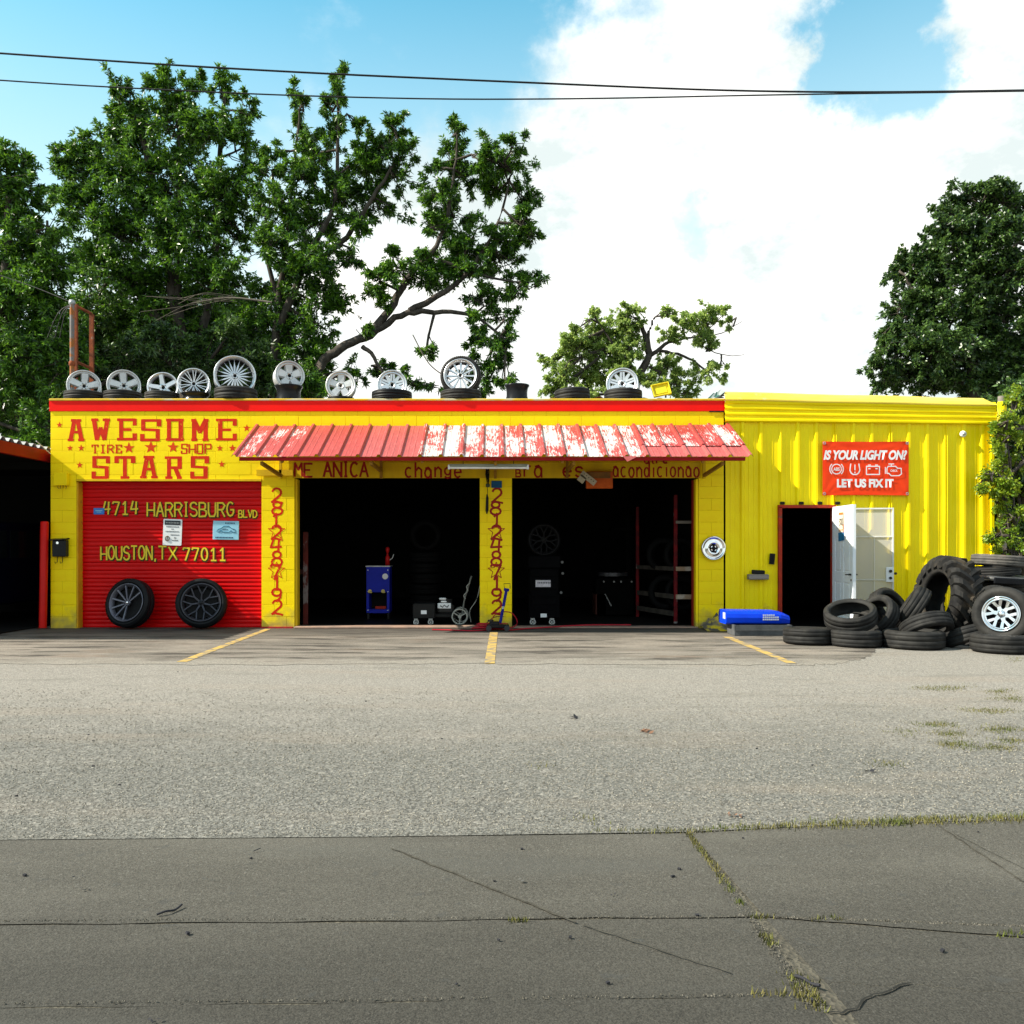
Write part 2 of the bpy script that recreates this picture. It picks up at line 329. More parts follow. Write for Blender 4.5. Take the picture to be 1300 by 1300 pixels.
TREAD = M('lug_rubber', (.011, .011, .0115), (.021, .020, .0185), 5, .66, bump=.3, bscale=50, bdist=.004, dirt=(.062, .05, .036), dscale=3, dlo=.52, dhi=.75)
REDH = M('red_hose', (.42, .015, .03), None, 4, .4)
CONC_E = M('concrete_edge', (.32, .21, .16), (.22, .16, .13), 5, .85, bump=.3, dirt=(.15, .13, .12), dscale=4, dlo=.6, dhi=.7)

# ------------------------------------------------------------------ the ground
def ground_material(name, kind_):
    m = bpy.data.materials.new(name); m.use_nodes = True; nt = m.node_tree; N = nt.nodes.new; L = nt.links.new; p = nt.nodes['Principled BSDF']
    tc = N('ShaderNodeTexCoord')
    def noise(s, st=(1, 1, 1), d=6, off=0.0, r=.6):
        mp = N('ShaderNodeMapping'); mp.inputs['Scale'].default_value = st; mp.inputs['Location'].default_value = (off, off * 1.7, 0); L(tc.outputs['Object'], mp.inputs[0])
        n = N('ShaderNodeTexNoise'); n.inputs['Scale'].default_value = s; n.inputs['Detail'].default_value = d; n.inputs['Roughness'].default_value = r; L(mp.outputs[0], n.inputs[0]); return n.outputs[0]
    def vor(s, out='Color', st=(1, 1, 1), rand=1):
        mp = N('ShaderNodeMapping'); mp.inputs['Scale'].default_value = st; L(tc.outputs['Object'], mp.inputs[0])
        v = N('ShaderNodeTexVoronoi'); v.inputs['Scale'].default_value = s; v.inputs['Randomness'].default_value = rand; L(mp.outputs[0], v.inputs['Vector']); return v.outputs[out]
    def rng_(src, a, b, c=0.0, d=1.0):
        r = N('ShaderNodeMapRange'); r.interpolation_type = 'SMOOTHSTEP'; L(src, r.inputs[0])
        for i, v in enumerate((a, b, c, d)): r.inputs[i + 1].default_value = v
        return r.outputs[0]
    def mix(f, a, b, mode='MIX'):
        x = N('ShaderNodeMix'); x.data_type = 'RGBA'; x.blend_type = mode
        if isinstance(f, (int, float)): x.inputs[0].default_value = f
        else: L(f, x.inputs[0])
        for i, v in ((6, a), (7, b)):
            if isinstance(v, tuple): x.inputs[i].default_value = (v[0] * .87, v[1] * .885, v[2] * .92, 1)
            else: L(v, x.inputs[i])
        return x.outputs[2]
    def mul(a, b):
        n = N('ShaderNodeMath'); n.operation = 'MULTIPLY'; L(a, n.inputs[0])
        if isinstance(b, float): n.inputs[1].default_value = b
        else: L(b, n.inputs[1])
        return n.outputs[0]
    def add(a, b):
        n = N('ShaderNodeMath'); n.operation = 'ADD'; L(a, n.inputs[0]); L(b, n.inputs[1]); return n.outputs[0]
    sep = N('ShaderNodeSeparateXYZ'); L(tc.outputs['Object'], sep.inputs[0])
    bump = N('ShaderNodeBump'); L(bump.outputs[0], p.inputs['Normal']); p.inputs['Roughness'].default_value = .9; p.inputs['Specular IOR Level'].default_value = .25
    bw = lambda c: (lambda n: (L(c, n.inputs[0]), n.outputs[0])[1])(N('ShaderNodeRGBToBW'))
    if kind_ == 'gravel':
        stone = bw(vor(85)); stone2 = bw(vor(50))
        far = rng_(add(sep.outputs[1], mul(noise(.9, (1, 1.6, 1), 5, 4), 3.0)), -8.6, -4.8)     # stone is darker and greyer near the street, paler and tan towards the shop
        near = mix(stone, (.036, .035, .030), (.225, .215, .185))
        dusty = mix(stone, (.125, .114, .095), (.335, .305, .26))
        c = mix(far, near, dusty)
        c = mix(mul(rng_(noise(1.1, (.35, 1.6, 1), 5, 9), .50, .70), .28), c, (.25, .20, .15))          # tan dust drifts
        c = mix(mul(rng_(noise(1.6, (.4, 2, 1), 7, 2), .54, .7), .5), c, (.13, .122, .10))
        c = mix(mul(rng_(stone2, .80, .86), .4), c, (.36, .33, .28))
        c = mix(mul(rng_(noise(24, (1, 1, 1), 6, 7), .60, .72), .22), c, (.07, .062, .052))
        L(c, p.inputs['Base Color'])
        h = add(mul(vor(70, 'Distance'), .6), mul(noise(5, (1, 1, 1), 4, 3), 1.2)); L(h, bump.inputs['Height']); bump.inputs['Strength'].default_value = .7; bump.inputs['Distance'].default_value = .012
    elif kind_ == 'apron':
        g = bw(vor(110)); c = mix(g, (.105, .09, .075), (.21, .185, .15))
        c = mix(rng_(noise(1.3, (.45, 1.3, 1), 6, 1), .42, .6), c, mix(g, (.16, .137, .11), (.29, .25, .205)))
        c = mix(mul(rng_(noise(2.2, (.30, 1.9, 1), 9, 5, .70), .50, .60), .85), c, (.035, .029, .024))       # oil and rubber marks
        c = mix(mul(rng_(noise(1.4, (.4, 1.2, 1), 6, 13), .56, .70), .40), c, (.17, .11, .07))
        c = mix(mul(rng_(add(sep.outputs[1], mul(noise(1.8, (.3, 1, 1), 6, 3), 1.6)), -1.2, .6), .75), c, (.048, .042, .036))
        st_ = bw(vor(85)); c = mix(rng_(add(sep.outputs[1], mul(noise(2.4, (.5, 1, 1), 7, 6), 2.0)), -3.0, -3.6), c, mix(st_, (.125, .112, .090), (.33, .295, .245)))                            # trodden dirt along the doors
        L(c, p.inputs['Base Color']); L(add(mul(vor(110, 'Distance'), .3), noise(3)), bump.inputs['Height']); bump.inputs['Strength'].default_value = .45; bump.inputs['Distance'].default_value = .012
    elif kind_ == 'slab':
        g = bw(vor(190)); c = mix(g, (.040, .0365, .029), (.110, .101, .081))
        c = mix(rng_(noise(1.7, (.5, 1.5, 1), 6, 6), .4, .65), c, mix(g, (.054, .049, .039), (.128, .118, .095)))
        c = mix(mul(rng_(bw(vor(150)), .86, .90), .45), c, (.19, .18, .155))
        c = mix(mul(rng_(add(sep.outputs[1], mul(noise(.7, (.3, 1, 1), 3, 15), .5)), -10.8, -12.3), .66), c, mix(g, (.010, .0095, .0075), (.040, .037, .030)))      # falloff painted into the colour: darker towards the camera, like a vignette
        c = mix(mul(rng_(noise(9, (1, 1, 1), 8, 8), .62, .68), .5), c, (.05, .05, .045))
        c = mix(mul(rng_(noise(.8, (.3, 2.4, 1), 6, 11), .54, .68), .45), c, (.075, .073, .062))
        L(c, p.inputs['Base Color']); p.inputs['Roughness'].default_value = .82
        L(add(mul(vor(160, 'Distance'), .35), mul(noise(30), .6)), bump.inputs['Height']); bump.inputs['Strength'].default_value = .6; bump.inputs['Distance'].default_value = .006
    elif kind_ == 'earth':
        c = mix(rng_(noise(.5), .4, .6), (.10, .12, .04), (.20, .17, .11)); L(c, p.inputs['Base Color']); L(noise(8), bump.inputs['Height']); bump.inputs['Strength'].default_value = .5
    elif kind_ == 'seam':
        g = bw(vor(60)); c = mix(g, (.045, .040, .030), (.11, .098, .072)); L(c, p.inputs['Base Color']); L(vor(60, 'Distance'), bump.inputs['Height']); bump.inputs['Strength'].default_value = .7; bump.inputs['Distance'].default_value = .01
    return m
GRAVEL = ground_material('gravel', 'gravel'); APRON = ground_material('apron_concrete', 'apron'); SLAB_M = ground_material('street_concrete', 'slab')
EARTH = ground_material('earth', 'earth'); SEAM = ground_material('seam_dirt', 'seam')

def sheet(name, pts, z, mat):
    mb = MB(); mb.add([(x, y, z) for x, y in pts], [tuple(range(len(pts)))]); return kind(mb.build(name, mat), 'structure')
sheet('ground', [(-900, -300), (900, -300), (900, 1500), (-900, 1500)], -.06, EARTH)
# street edge follows the joint the photograph shows
EDGE = [G(-900, 1072), G(0, 1066), G(480, 1062), G(870, 1056), G(1040, 1048), G(1300, 1040), G(2300, 1010)]
lot = sheet('gravel_lot', [(p.x, p.y) for p in EDGE] + [(40, .0), (40, 14), (-40, 14), (-40, 0)], 0.0, GRAVEL)
# concrete apron before the doors
ap = [G(-700, 846), G(0, 843), G(330, 844), G(620, 843), G(860, 844), G(1010, 845), G(1060, 843), G(1088, 838), G(1110, 829), G(1112, 822)]
random.seed(3)
apts = []
for i in range(len(ap) - 1):
    for t in range(12):
        q = ap[i].lerp(ap[i + 1], t / 12); apts.append((q.x, q.y + random.uniform(-.09, .06)))
sheet('concrete_apron', apts + [(6.3, -1.2), (6.6, .1), (-16, .1)], .004, APRON)
# street slabs
def prism_slab(name, poly, ztop, parent):
    bm = bmesh.new(); vs_ = [bm.verts.new((x, y, ztop)) for x, y in poly]; f = bm.faces.new(vs_)
    if f.normal.z < 0: f.normal_flip()
    f.normal_update()
    if f.normal.z < 0: f.normal_flip()
    ins = bmesh.ops.inset_region(bm, faces=[f], thickness=.008, depth=0)
    for v in bm.verts:
        if any(e.is_boundary for e in v.link_edges): v.co.z -= .002
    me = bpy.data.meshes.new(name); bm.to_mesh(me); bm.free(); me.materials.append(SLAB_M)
    return link(name, me, parent)
street = MB(); street.add([(-60, -9, -.0066), (-60, -40, -.0066), (60, -40, -.0066), (60, -9, -.0066)], [(0, 1, 2, 3)])
street = kind(street.build('street', SEAM), 'structure')
Vt, Vm, Vb = G(873, 1057), G(966, 1163), G(1042, 1283)
dirv = (Vb - Vt).normalized(); Vfar = Vb + dirv * 30
nrm = Vector((-dirv.y, dirv.x, 0)); off = nrm * .014
def rough_line(a, b, n=10, amp=.009):
    return [((a.lerp(b, i / n)).x, (a.lerp(b, i / n)).y + (random.uniform(-amp, amp) if 0 < i < n else 0)) for i in range(n + 1)]
def V2(p): return (p.x, p.y)
g2 = Vector((0, .002, 0))
La1, Lb1 = G(-900, 1184), G(0, 1173); Ra1, Rb1 = G(1300, 1189), G(2400, 1245)
La2, Lb2 = G(-1200, 1290), G(0, 1278); Lc2 = G(1036, 1262)
Rc2, Rd2, Re2 = G(1050, 1252), G(1300, 1259), G(3000, 1300)
e = Vector((0, -.003, 0))
LFT, RGT = Vector((-60, 0, 0)), Vector((60, 0, 0))
def L3(p, q, t): return p.lerp(q, t)
edgeL = [EDGE[0], EDGE[1], EDGE[2], EDGE[3]]
sl = -off if (off.x > 0) else off; sr = -sl
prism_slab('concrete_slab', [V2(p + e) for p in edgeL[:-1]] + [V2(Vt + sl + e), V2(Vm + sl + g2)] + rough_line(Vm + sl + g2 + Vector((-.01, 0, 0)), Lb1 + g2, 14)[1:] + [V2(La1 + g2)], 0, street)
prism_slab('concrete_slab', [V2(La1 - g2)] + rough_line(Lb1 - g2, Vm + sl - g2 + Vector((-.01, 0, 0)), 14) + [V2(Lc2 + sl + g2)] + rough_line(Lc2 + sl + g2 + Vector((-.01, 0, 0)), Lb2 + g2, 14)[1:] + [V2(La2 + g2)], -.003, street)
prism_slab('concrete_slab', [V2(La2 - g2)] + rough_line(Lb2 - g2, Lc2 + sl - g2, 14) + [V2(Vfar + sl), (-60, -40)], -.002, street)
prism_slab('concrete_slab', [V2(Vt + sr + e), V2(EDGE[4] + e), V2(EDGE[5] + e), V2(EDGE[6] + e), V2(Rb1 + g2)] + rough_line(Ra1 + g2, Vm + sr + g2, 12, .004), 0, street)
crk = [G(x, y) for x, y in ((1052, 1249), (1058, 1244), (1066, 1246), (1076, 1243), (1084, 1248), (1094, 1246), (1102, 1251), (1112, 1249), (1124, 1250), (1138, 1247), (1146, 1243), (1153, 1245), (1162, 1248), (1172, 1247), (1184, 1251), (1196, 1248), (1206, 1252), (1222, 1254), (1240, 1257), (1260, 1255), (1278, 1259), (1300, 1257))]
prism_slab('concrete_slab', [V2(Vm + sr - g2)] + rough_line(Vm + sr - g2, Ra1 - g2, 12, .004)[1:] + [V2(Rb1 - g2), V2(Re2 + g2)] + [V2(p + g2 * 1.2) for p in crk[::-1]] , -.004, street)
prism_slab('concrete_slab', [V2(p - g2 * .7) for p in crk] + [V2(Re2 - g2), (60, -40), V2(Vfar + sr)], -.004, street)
# narrow dark ribbons: thin wire shadows painted on the slabs, plus a real split
def ribbon(pts, w, z, name, mat, parent=None, jit=.4):
    mb = MB(); vl = []
    for i, p in enumerate(pts):
        t = (pts[min(i + 1, len(pts) - 1)] - pts[max(i - 1, 0)]).normalized(); n = Vector((-t.y, t.x, 0)); ww = w * random.uniform(1 - jit, 1 + jit) * .5
        vl += [(p.x + n.x * ww, p.y + n.y * ww, z), (p.x - n.x * ww, p.y - n.y * ww, z)]
    mb.add(vl, [(2 * i, 2 * i + 1, 2 * i + 3, 2 * i + 2) for i in range(len(pts) - 1)]); return mb.build(name, mat, parent)
WIRE_SHADE = M('wire_shadow', (.034, .031, .025), (.07, .065, .052), 20, .9)  # colour of the painted wire shadows
def wander(a, b, n, amp):
    a, b = G(*a), G(*b); return [a.lerp(b, i / n) + Vector((random.uniform(-amp, amp), random.uniform(-amp, amp), 0)) for i in range(n + 1)]
ribbon(wander((496, 1077), (730, 1171), 30, .004), .011, .0025, 'crack_shadow_line', WIRE_SHADE, street)  # thin shadow of an overhead wire, drawn as a dark ribbon
ribbon(wander((738, 1174), (930, 1236), 22, .004), .006, .0015, 'crack_shadow_line', WIRE_SHADE, street)
ribbon(wander((1188, 1046), (1300, 1120), 18, .004), .007, .0025, 'crack_shadow_line', WIRE_SHADE, street)  # further thin shadow lines drawn the same way
ribbon(wander((1210, 1058), (1330, 1118), 18, .004), .004, .0025, 'crack_shadow_line', WIRE_SHADE, street)
random.seed(5)
ribbon([G(x + random.uniform(-3, 3), y + random.uniform(-2.2, 2.2)) for x, y in ((1050, 1284), (1058, 1282), (1068, 1284), (1078, 1282), (1086, 1279), (1092, 1272), (1098, 1268), (1105, 1264), (1112, 1263), (1121, 1259), (1130, 1258), (1140, 1252), (1150, 1250), (1160, 1246))], .006, .0003, 'crack_shadow_line', M('crack_dark', (.02, .02, .018), None, 9, .9), street)
# painted bay lines
PL = M('bay_line_paint', (.46, .31, .085), (.38, .26, .085), 8, .7, dirt=(.19, .165, .13), dscale=7, dlo=.46, dhi=.60)
for (a, b, c, d) in (((336, 799), (344, 799), (237, 841), (224, 841)), ((622, 803), (632, 803), (628, 843), (615, 843)), ((918, 809), (928, 809), (1012, 843), (1000, 843))):
    q = [G(*a), G(*b), G(*c), G(*d)]; mb = MB(); mb.add([(p.x, p.y, .008) for p in q], [(0, 1, 2, 3)]); kind(mb.build('painted_bay_line', PL), 'structure')

# loose stones lying on the lot (relief near the street)
def stones(n, x0, x1, y0, y1, s0, s1, name, mat, inside=None):
    base = np.array([(1, 0, 0), (-1, 0, 0), (0, 1, 0), (0, -1, 0), (0, 0, .8), (0, 0, -.6)], float)
    tri = [(0, 2, 4), (2, 1, 4), (1, 3, 4), (3, 0, 4), (2, 0, 5), (1, 2, 5), (3, 1, 5), (0, 3, 5)]
    d = 1 / (rng.uniform(1 / (D0 + y1), 1 / (D0 + y0), n)); y = d - D0; x = rng.uniform(-1, 1, n) * (x1 - x0) / 2 * (d / (D0 + y1)) + (x0 + x1) / 2
    s = rng.uniform(s0, s1, n) * np.clip(d / 5, .7, 1.15); V = base[None] * s[:, None, None] * rng.uniform(.6, 1.4, (n, 6, 1))
    a = rng.uniform(0, 6.28, n); ca, sa = np.cos(a)[:, None], np.sin(a)[:, None]
    X = V[..., 0] * ca - V[..., 1] * sa + x[:, None]; Y = V[..., 0] * sa + V[..., 1] * ca + y[:, None]; Z = V[..., 2] + s[:, None] * .25
    P = np.stack([X, Y, Z], -1)
    if inside is not None: P = P[inside(x, y)]
    T = P[:, np.array(tri)].reshape(-1, 3, 3); return quads_obj(name, T, mat, None, 3)
ex = [p.x for p in EDGE]; ey = [p.y for p in EDGE]
STONE = M('gravel_stone', (.24, .222, .185), (.17, .155, .128), 30, .9, island=.5)
ok = lambda x, y: (y > np.interp(x, ex, ey) + .02) & (np.abs(x) < 12)
kind(stones(42000, -8, 8, -10.95, -6.5, .002, .0065, 'gravel_stones', STONE, ok), 'stuff')
kind(stones(260, -8, 8, -14, -10.9, .0015, .0035, 'street_grit', STONE, lambda x, y: y < np.interp(x, ex, ey)), 'stuff')

# grass in the joints and on the lot
GRASS = M('dry_grass', (.075, .095, .018), (.15, .13, .045), 5, .8, island=.35)
def tufts(name, spots, h, mat=GRASS):
    q = []
    for (x, y, n, sp, hh) in spots:
        for _ in range(n):
            bx, by = x + random.gauss(0, sp), y + random.gauss(0, sp * .8); a = random.uniform(0, 6.28); L_ = hh * random.uniform(.5, 1.3); lean = random.uniform(.2, 1.2) * L_
            w = random.uniform(.0018, .004); ux, uy = math.cos(a), math.sin(a)
            q.append([(bx - uy * w, by + ux * w, -.01), (bx + uy * w, by - ux * w, -.01), (bx + ux * lean + uy * w * .2, by + uy * lean, L_), (bx + ux * lean - uy * w * .2, by + uy * lean, L_)])
    return kind(quads_obj(name, np.array(q), mat), 'stuff')
sp = []
for px in np.arange(745, 1310, 3.0):
    py = np.interp(px, [745, 870, 1040, 1300], [1056, 1056, 1048, 1039]); g = G(px, py); k = np.interp(px, [745, 950, 1300], [2, 8, 26]) * random.uniform(.2, 1.6)
    sp.append((g.x, g.y + .01, int(k), .022 + .02 * (px > 1000), .018))
for t in np.arange(0, 1, .008):
    g = Vt.lerp(Vb, t); n = 11 if t < .45 else (16 if t > .86 else 0)
    if .34 < t < .36 or .5 < t < .53 or .68 < t < .74: n = 18
    if n: sp.append((g.x, g.y, int(n * random.uniform(.2, 1)), .010 if t < .86 else .02, .012))
for px, py, w in ((966, 1163, .01), (1050, 1166, .01), (655, 1168, .006), (1285, 1186, .02), (1028, 1264, .03), (980, 1262, .02)):
    g = G(px, py)
    for _ in range(4): sp.append((g.x + random.uniform(-.05, .05), g.y, 10, .012, .012))
tufts('joint_grass', sp, .02)
# grit washed into the joints
P_, q_ = [], []
for a_, b_, n_ in ((Lb1 - Vector((2, 0, 0)), Vm, 900), (Vm, Ra1 + Vector((1, 0, 0)), 700), (Lb2 - Vector((1, 0, 0)), Lc2, 500), (Vt, Vb, 900), (EDGE[1] - Vector((2, 0, 0)), EDGE[3], 1500), (EDGE[3], EDGE[5], 900)):
    for _ in range(n_):
        c_ = a_.lerp(b_, random.random()); wv = .016 if (a_ is Vt or a_ is EDGE[3] or b_ is EDGE[3]) else .005; x_, y_ = c_.x + random.gauss(0, wv), c_.y + random.gauss(0, wv); s_ = random.uniform(.0012, .0045)
        v_ = [(x_ + s_ * math.cos(t_ + s_ * 900), y_ + s_ * math.sin(t_ + s_ * 900), -.002 + s_ * .1) for t_ in (0, 2.1, 4.2)] + [(x_, y_, s_ * .8)]
        for f_ in ((0, 1, 3), (1, 2, 3), (2, 0, 3)): q_.append([v_[i_] for i_ in f_])
kind(quads_obj('joint_grit', np.array(q_), M('grit', (.13, .12, .10), (.07, .065, .052), 30, .9, island=.5), None, 3), 'stuff')
sp = []
for px, py, wx, n in ((1200, 874, 28, 70), (1265, 878, 18, 36), (1285, 887, 16, 36), (1255, 903, 30, 60), (1190, 921, 22, 50), (1275, 926, 25, 60), (1210, 932, 16, 40), (1215, 946, 18, 60), (1262, 950, 20, 40), (1285, 940, 15, 30), (1123, 970, 10, 16), (1150, 930, 12, 16), (690, 972, 3, 5), (1290, 838, 10, 18), (745, 1040, 3, 6)):
    for _ in range(n):
        g = G(px + random.gauss(0, wx * .6), py + random.gauss(0, 1.8)); sp.append((g.x, g.y, 9, .05, .014))
tufts('lot_grass', sp, .02)

# ------------------------------------------------------------------ the block building
XL, XR, ZT = PX(64), PX(919), PZ(507)
OPEN = [(PX(97), PX(332), PZ(611)), (PX(374), PX(609), PZ(607)), (PX(650), PX(887), PZ(607))]
shop = thing('tyre_shop_building', 'yellow painted block tyre shop with red top band and two open dark bays', 'building', (0, 0, 0))
WALLT = .2
# mortar backing, piers and head
mb = MB()
xs = [XL] + [v for o in OPEN for v in o[:2]] + [XR]
for i in range(0, len(xs), 2): mb.box(((xs[i] + xs[i + 1]) / 2, .008 + WALLT / 2, ZT / 2 - .002), (xs[i + 1] - xs[i] - .004, WALLT, ZT - .03))
for x0, x1, z in OPEN: mb.box(((x0 + x1) / 2, .008 + WALLT / 2, (z + ZT) / 2), (x1 - x0 - .002, WALLT - .004, ZT - z - .034))
wall = mb.build('block_wall', MORT, shop)
H = .2027; Lb = .405; cache = {}
def block_mesh(l, h):
    key = (round(l, 3), round(h, 3))
    if key not in cache:
        m_ = MB(); m_.box((0, 0, 0), (l - .004, .03, h - .004), ch=.0028); cache[key] = m_.mesh('concrete_block', YEL)
    return cache[key]
row = 0; z = .0
FB = PZ(522)
while z < FB - .03:
    h = min(H, FB - z); zc = z + h / 2
    segs = []; cur = XL
    for x0, x1, zt in OPEN:
        if z < zt - .02:
            segs.append((cur, x0, zc, h)); cur = x1
            if z + h > zt + .02: segs.append((x0, x1, (zt + z + h) / 2, z + h - zt))
    segs.append((cur, XR, zc, h))
    for a, b, zz, hh in segs:
        st = a; first = Lb if row % 2 == 0 else Lb / 2
        cuts = [a]; x = XL + (0 if row % 2 == 0 else Lb / 2)
        while x < b - .07:
            if x > a + .07: cuts.append(x)
            x += Lb
        cuts.append(b)
        for c0, c1 in zip(cuts, cuts[1:]):
            o = link('concrete_block', block_mesh(c1 - c0, hh), wall, ((c0 + c1) / 2, .0175 + random.uniform(-.0012, .0012), zz))
    z += h; row += 1
# head of openings: the row the openings cut is covered by a board / trim
hb = MB(); hb.box(((PX(372) + PX(888)) / 2, -.014, (PZ(607) + PZ(587)) / 2), (PX(888) - PX(372), .03, PZ(587) - PZ(607))); hb.build('header_board', YELW, shop)
hb = MB(); hb.box(((PX(97) + PX(332)) / 2, -.006, PZ(609.5)), (PX(332) - PX(97), .016, .035)); hb.build('door_head_trim', YELW, shop)
# fascia, cap, roof
mb = MB(); mb.box(((XL + XR) / 2, .002, (PZ(522) + PZ(509)) / 2), (XR - XL + .03, .03, PZ(509) - PZ(522))); mb.build('red_fascia', RED, shop)
mb = MB(); mb.box(((XL + XR) / 2, .15, PZ(507.6)), (XR - XL + .03, .36, PZ(506.2) - PZ(509)), ch=.01); mb.build('parapet_cap', M('cap_paint', (.66, .42, .03), (.5, .34, .04), 3, .6, dirt=(.5, .46, .3), dscale=4, dlo=.5, dhi=.6, dstretch=(.3, 1, 1)), shop)
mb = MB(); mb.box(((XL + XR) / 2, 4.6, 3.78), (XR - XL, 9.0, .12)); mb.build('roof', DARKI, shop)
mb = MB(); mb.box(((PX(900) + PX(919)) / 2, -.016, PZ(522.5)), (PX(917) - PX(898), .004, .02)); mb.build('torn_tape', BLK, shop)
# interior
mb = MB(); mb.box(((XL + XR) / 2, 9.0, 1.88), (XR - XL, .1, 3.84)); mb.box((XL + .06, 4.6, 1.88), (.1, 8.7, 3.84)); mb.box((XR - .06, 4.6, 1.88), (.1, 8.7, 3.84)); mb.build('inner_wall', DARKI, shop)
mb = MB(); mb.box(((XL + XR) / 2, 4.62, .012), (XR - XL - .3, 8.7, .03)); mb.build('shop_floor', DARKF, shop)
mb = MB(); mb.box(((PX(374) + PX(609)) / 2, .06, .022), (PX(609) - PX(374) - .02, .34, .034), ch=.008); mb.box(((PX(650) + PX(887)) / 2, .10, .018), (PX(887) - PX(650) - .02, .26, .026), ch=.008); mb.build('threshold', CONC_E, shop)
# jambs
JB = M('jamb_paint', (.66, .34, .01), (.55, .26, .012), 5, .6, dirt=(.22, .10, .04), dscale=6, dlo=.62, dhi=.72)
for px0, px1, yy, zt, mt in ((97, 99, .10, PZ(612), JB), (374, 377, .12, PZ(608), YELW), (883.4, 886.8, .10, PZ(608), YEL)):
    mb = MB(); mb.box(((PX(px0) + PX(px1)) / 2, yy, zt / 2), (PX(px1) - PX(px0), .18, zt - .01)); mb.build('door_jamb', mt, shop)
mb = MB(); mb.box((PX(882.4), .19, PZ(608) / 2), (.02, .1, PZ(608) - .02)); mb.build('red_trim', M('red_trim', (.28, .02, .01), None, 5, .5), shop)
# red foot mark strips at the foot of the piers
FT = M('old_red_paint', (.40, .03, .025), (.2, .04, .03), 9, .7)
for a, b in ((331, 372), (609, 650)):
    mb = MB(); mb.box(((PX(a) + PX(b)) / 2, -.012, .018), (PX(b) - PX(a), .03, .03)); mb.build('red_footing', FT, shop)

# roll-up door
door = MB(); DY = .17; dx0, dx1, dz = PX(97.3), PX(331.8), PZ(609.5)
rdoor = bpy.data.objects.new('roll_up_door', None); COL.objects.link(rdoor); rdoor.parent = shop
n = 18; sh_ = dz / n
prof = [(.02, 0), (0, .006), (-.004, .03), (-.0, .055), (.006, .062), (.006, .072), (-.002, .08), (-.006, .105), (-.002, .128), (.008, .136), (.02, sh_)]
mbs = MB(); k = len(prof)
mbs.add([(x, y, z * sh_ / .14 if z < sh_ else sh_) for x in (dx0, dx1) for y, z in prof], [(i, i + 1, k + i + 1, k + i) for i in range(k - 1)])
me = mbs.mesh('slat', REDD)
for i in range(n): link('slat', me, rdoor, (0, DY + random.uniform(-.002, .002), i * sh_ + .001))
mb = MB(); mb.box(((dx0 + dx1) / 2, DY + .04, .03), (dx1 - dx0, .05, .05)); mb.build('bottom_bar', REDD, rdoor)
def painted(name, lines, w, Y, mat, parent, hw=None): return stroke_mb(lines, w, Y, None, hw).build(name, mat, parent)
random.seed(11)
TY = DY - .0095
for text, a, b, c, d, w in (('4714', 131, 175, 636.8, 653, 2.0), ('HARRISBURG', 187, 297, 638, 655.5, 2.0), ('BLVD', 303, 326, 648, 657, 1.5), ('HOUSTON,', 128, 199, 693.5, 710.5, 2.0), ('TX', 201, 224.5, 694, 710.5, 2.0), ('77011', 232, 287, 696, 711.5, 2.0)):
    ln = word_lines(text, a, b, c, d, HAND, .3, .5)
    painted('lettering_outline', [[(x + .7, y + .7) for x, y in l] for l in ln], w * 1.9, TY, M('dark_green_outline', (.05, .035, .01), None, 5, .5), rdoor)
    painted('lettering', ln, w, TY - .0014, YLET, rdoor)
# wall lettering
WY = .0004
def slab_word(text, boxes, y0, y1):
    ln = []
    for ch, (a, b) in zip(text, boxes):
        j = random.uniform(-.5, .5)
        for l in SLAB[ch]: ln.append([(a + q[0] * (b - a), y1 - q[1] * (y1 - y0) + j) for q in l])
    painted('lettering', ln, 5.5, WY, REDL, shop, 3.4)
slab_word('AWESOME', ((86, 107), (116, 139.5), (149.5, 171), (179.5, 202), (211, 233), (243, 264.5), (275, 298)), 533.3, 558)
slab_word('STARS', ((118, 137), (148, 169), (178, 200), (210, 230.5), (243, 262.5)), 580.5, 606)
painted('lettering', word_lines('TIRE', 117, 154, 565, 575, {**HAND, 'T': SLAB['T'], 'E': SLAB['E']}, .35), 2.0, WY, REDL, shop, 1.4)
painted('lettering', word_lines('SHOP', 230, 268, 564, 575.5, {**HAND, 'S': SLAB['S'], 'O': [[(0, 0), (0, 1), (.9, 1), (.9, 0), (0, 0)]]}, .35), 2.0, WY, REDL, shop, 1.5)
for cx, cy, r in ((75.4, 539.5, 4.3), (88.8, 568.8, 4.2), (103, 568.8, 4.6), (163.7, 568.8, 7.6), (191.5, 567.8, 8.6), (219.7, 567.8, 7.6), (279, 568.8, 4.6), (295, 568.8, 5), (101.3, 590.4, 4.6), (281.5, 589.3, 4.8), (313.2, 543.4, 5)):
    poly_mb([(x + random.uniform(-.25, .25), y + random.uniform(-.25, .25)) for x, y in star_px(cx, cy, r)], WY).build('painted_star', STAR, shop)
# phone numbers down two piers
def number(cx, y0, w, mat, wy=WY, sc=1.0):
    ys = [y0, y0 + 17, y0 + 32, y0 + 47, y0 + 64, y0 + 80, y0 + 97, y0 + 112, y0 + 127, y0 + 142, y0 + 159]
    ln = []
    for i, ch in enumerate('2812487192'):
        ww = 14 if ch != '1' else 11; a = cx - ww / 2 + random.uniform(-1, 1)
        for l in HAND[ch]: ln.append([(a + q[0] * ww, ys[i + 1] - q[1] * (ys[i + 1] - ys[i] + 1.5)) for q in l])
    painted('phone_number', ln, w, wy, mat, shop)
    thin = []
    for yy in (y0 + 53, y0 + 103):
        s_ = star_px(cx, yy, 11, inner=.42); thin.append(s_ + [s_[0]])
    painted('star_outline', thin, .9, wy - .0012, mat, shop)
number(351, 621.5, 2.7, REDL); number(630, 621.5, 2.7, REDL2)
HYY = -.0296
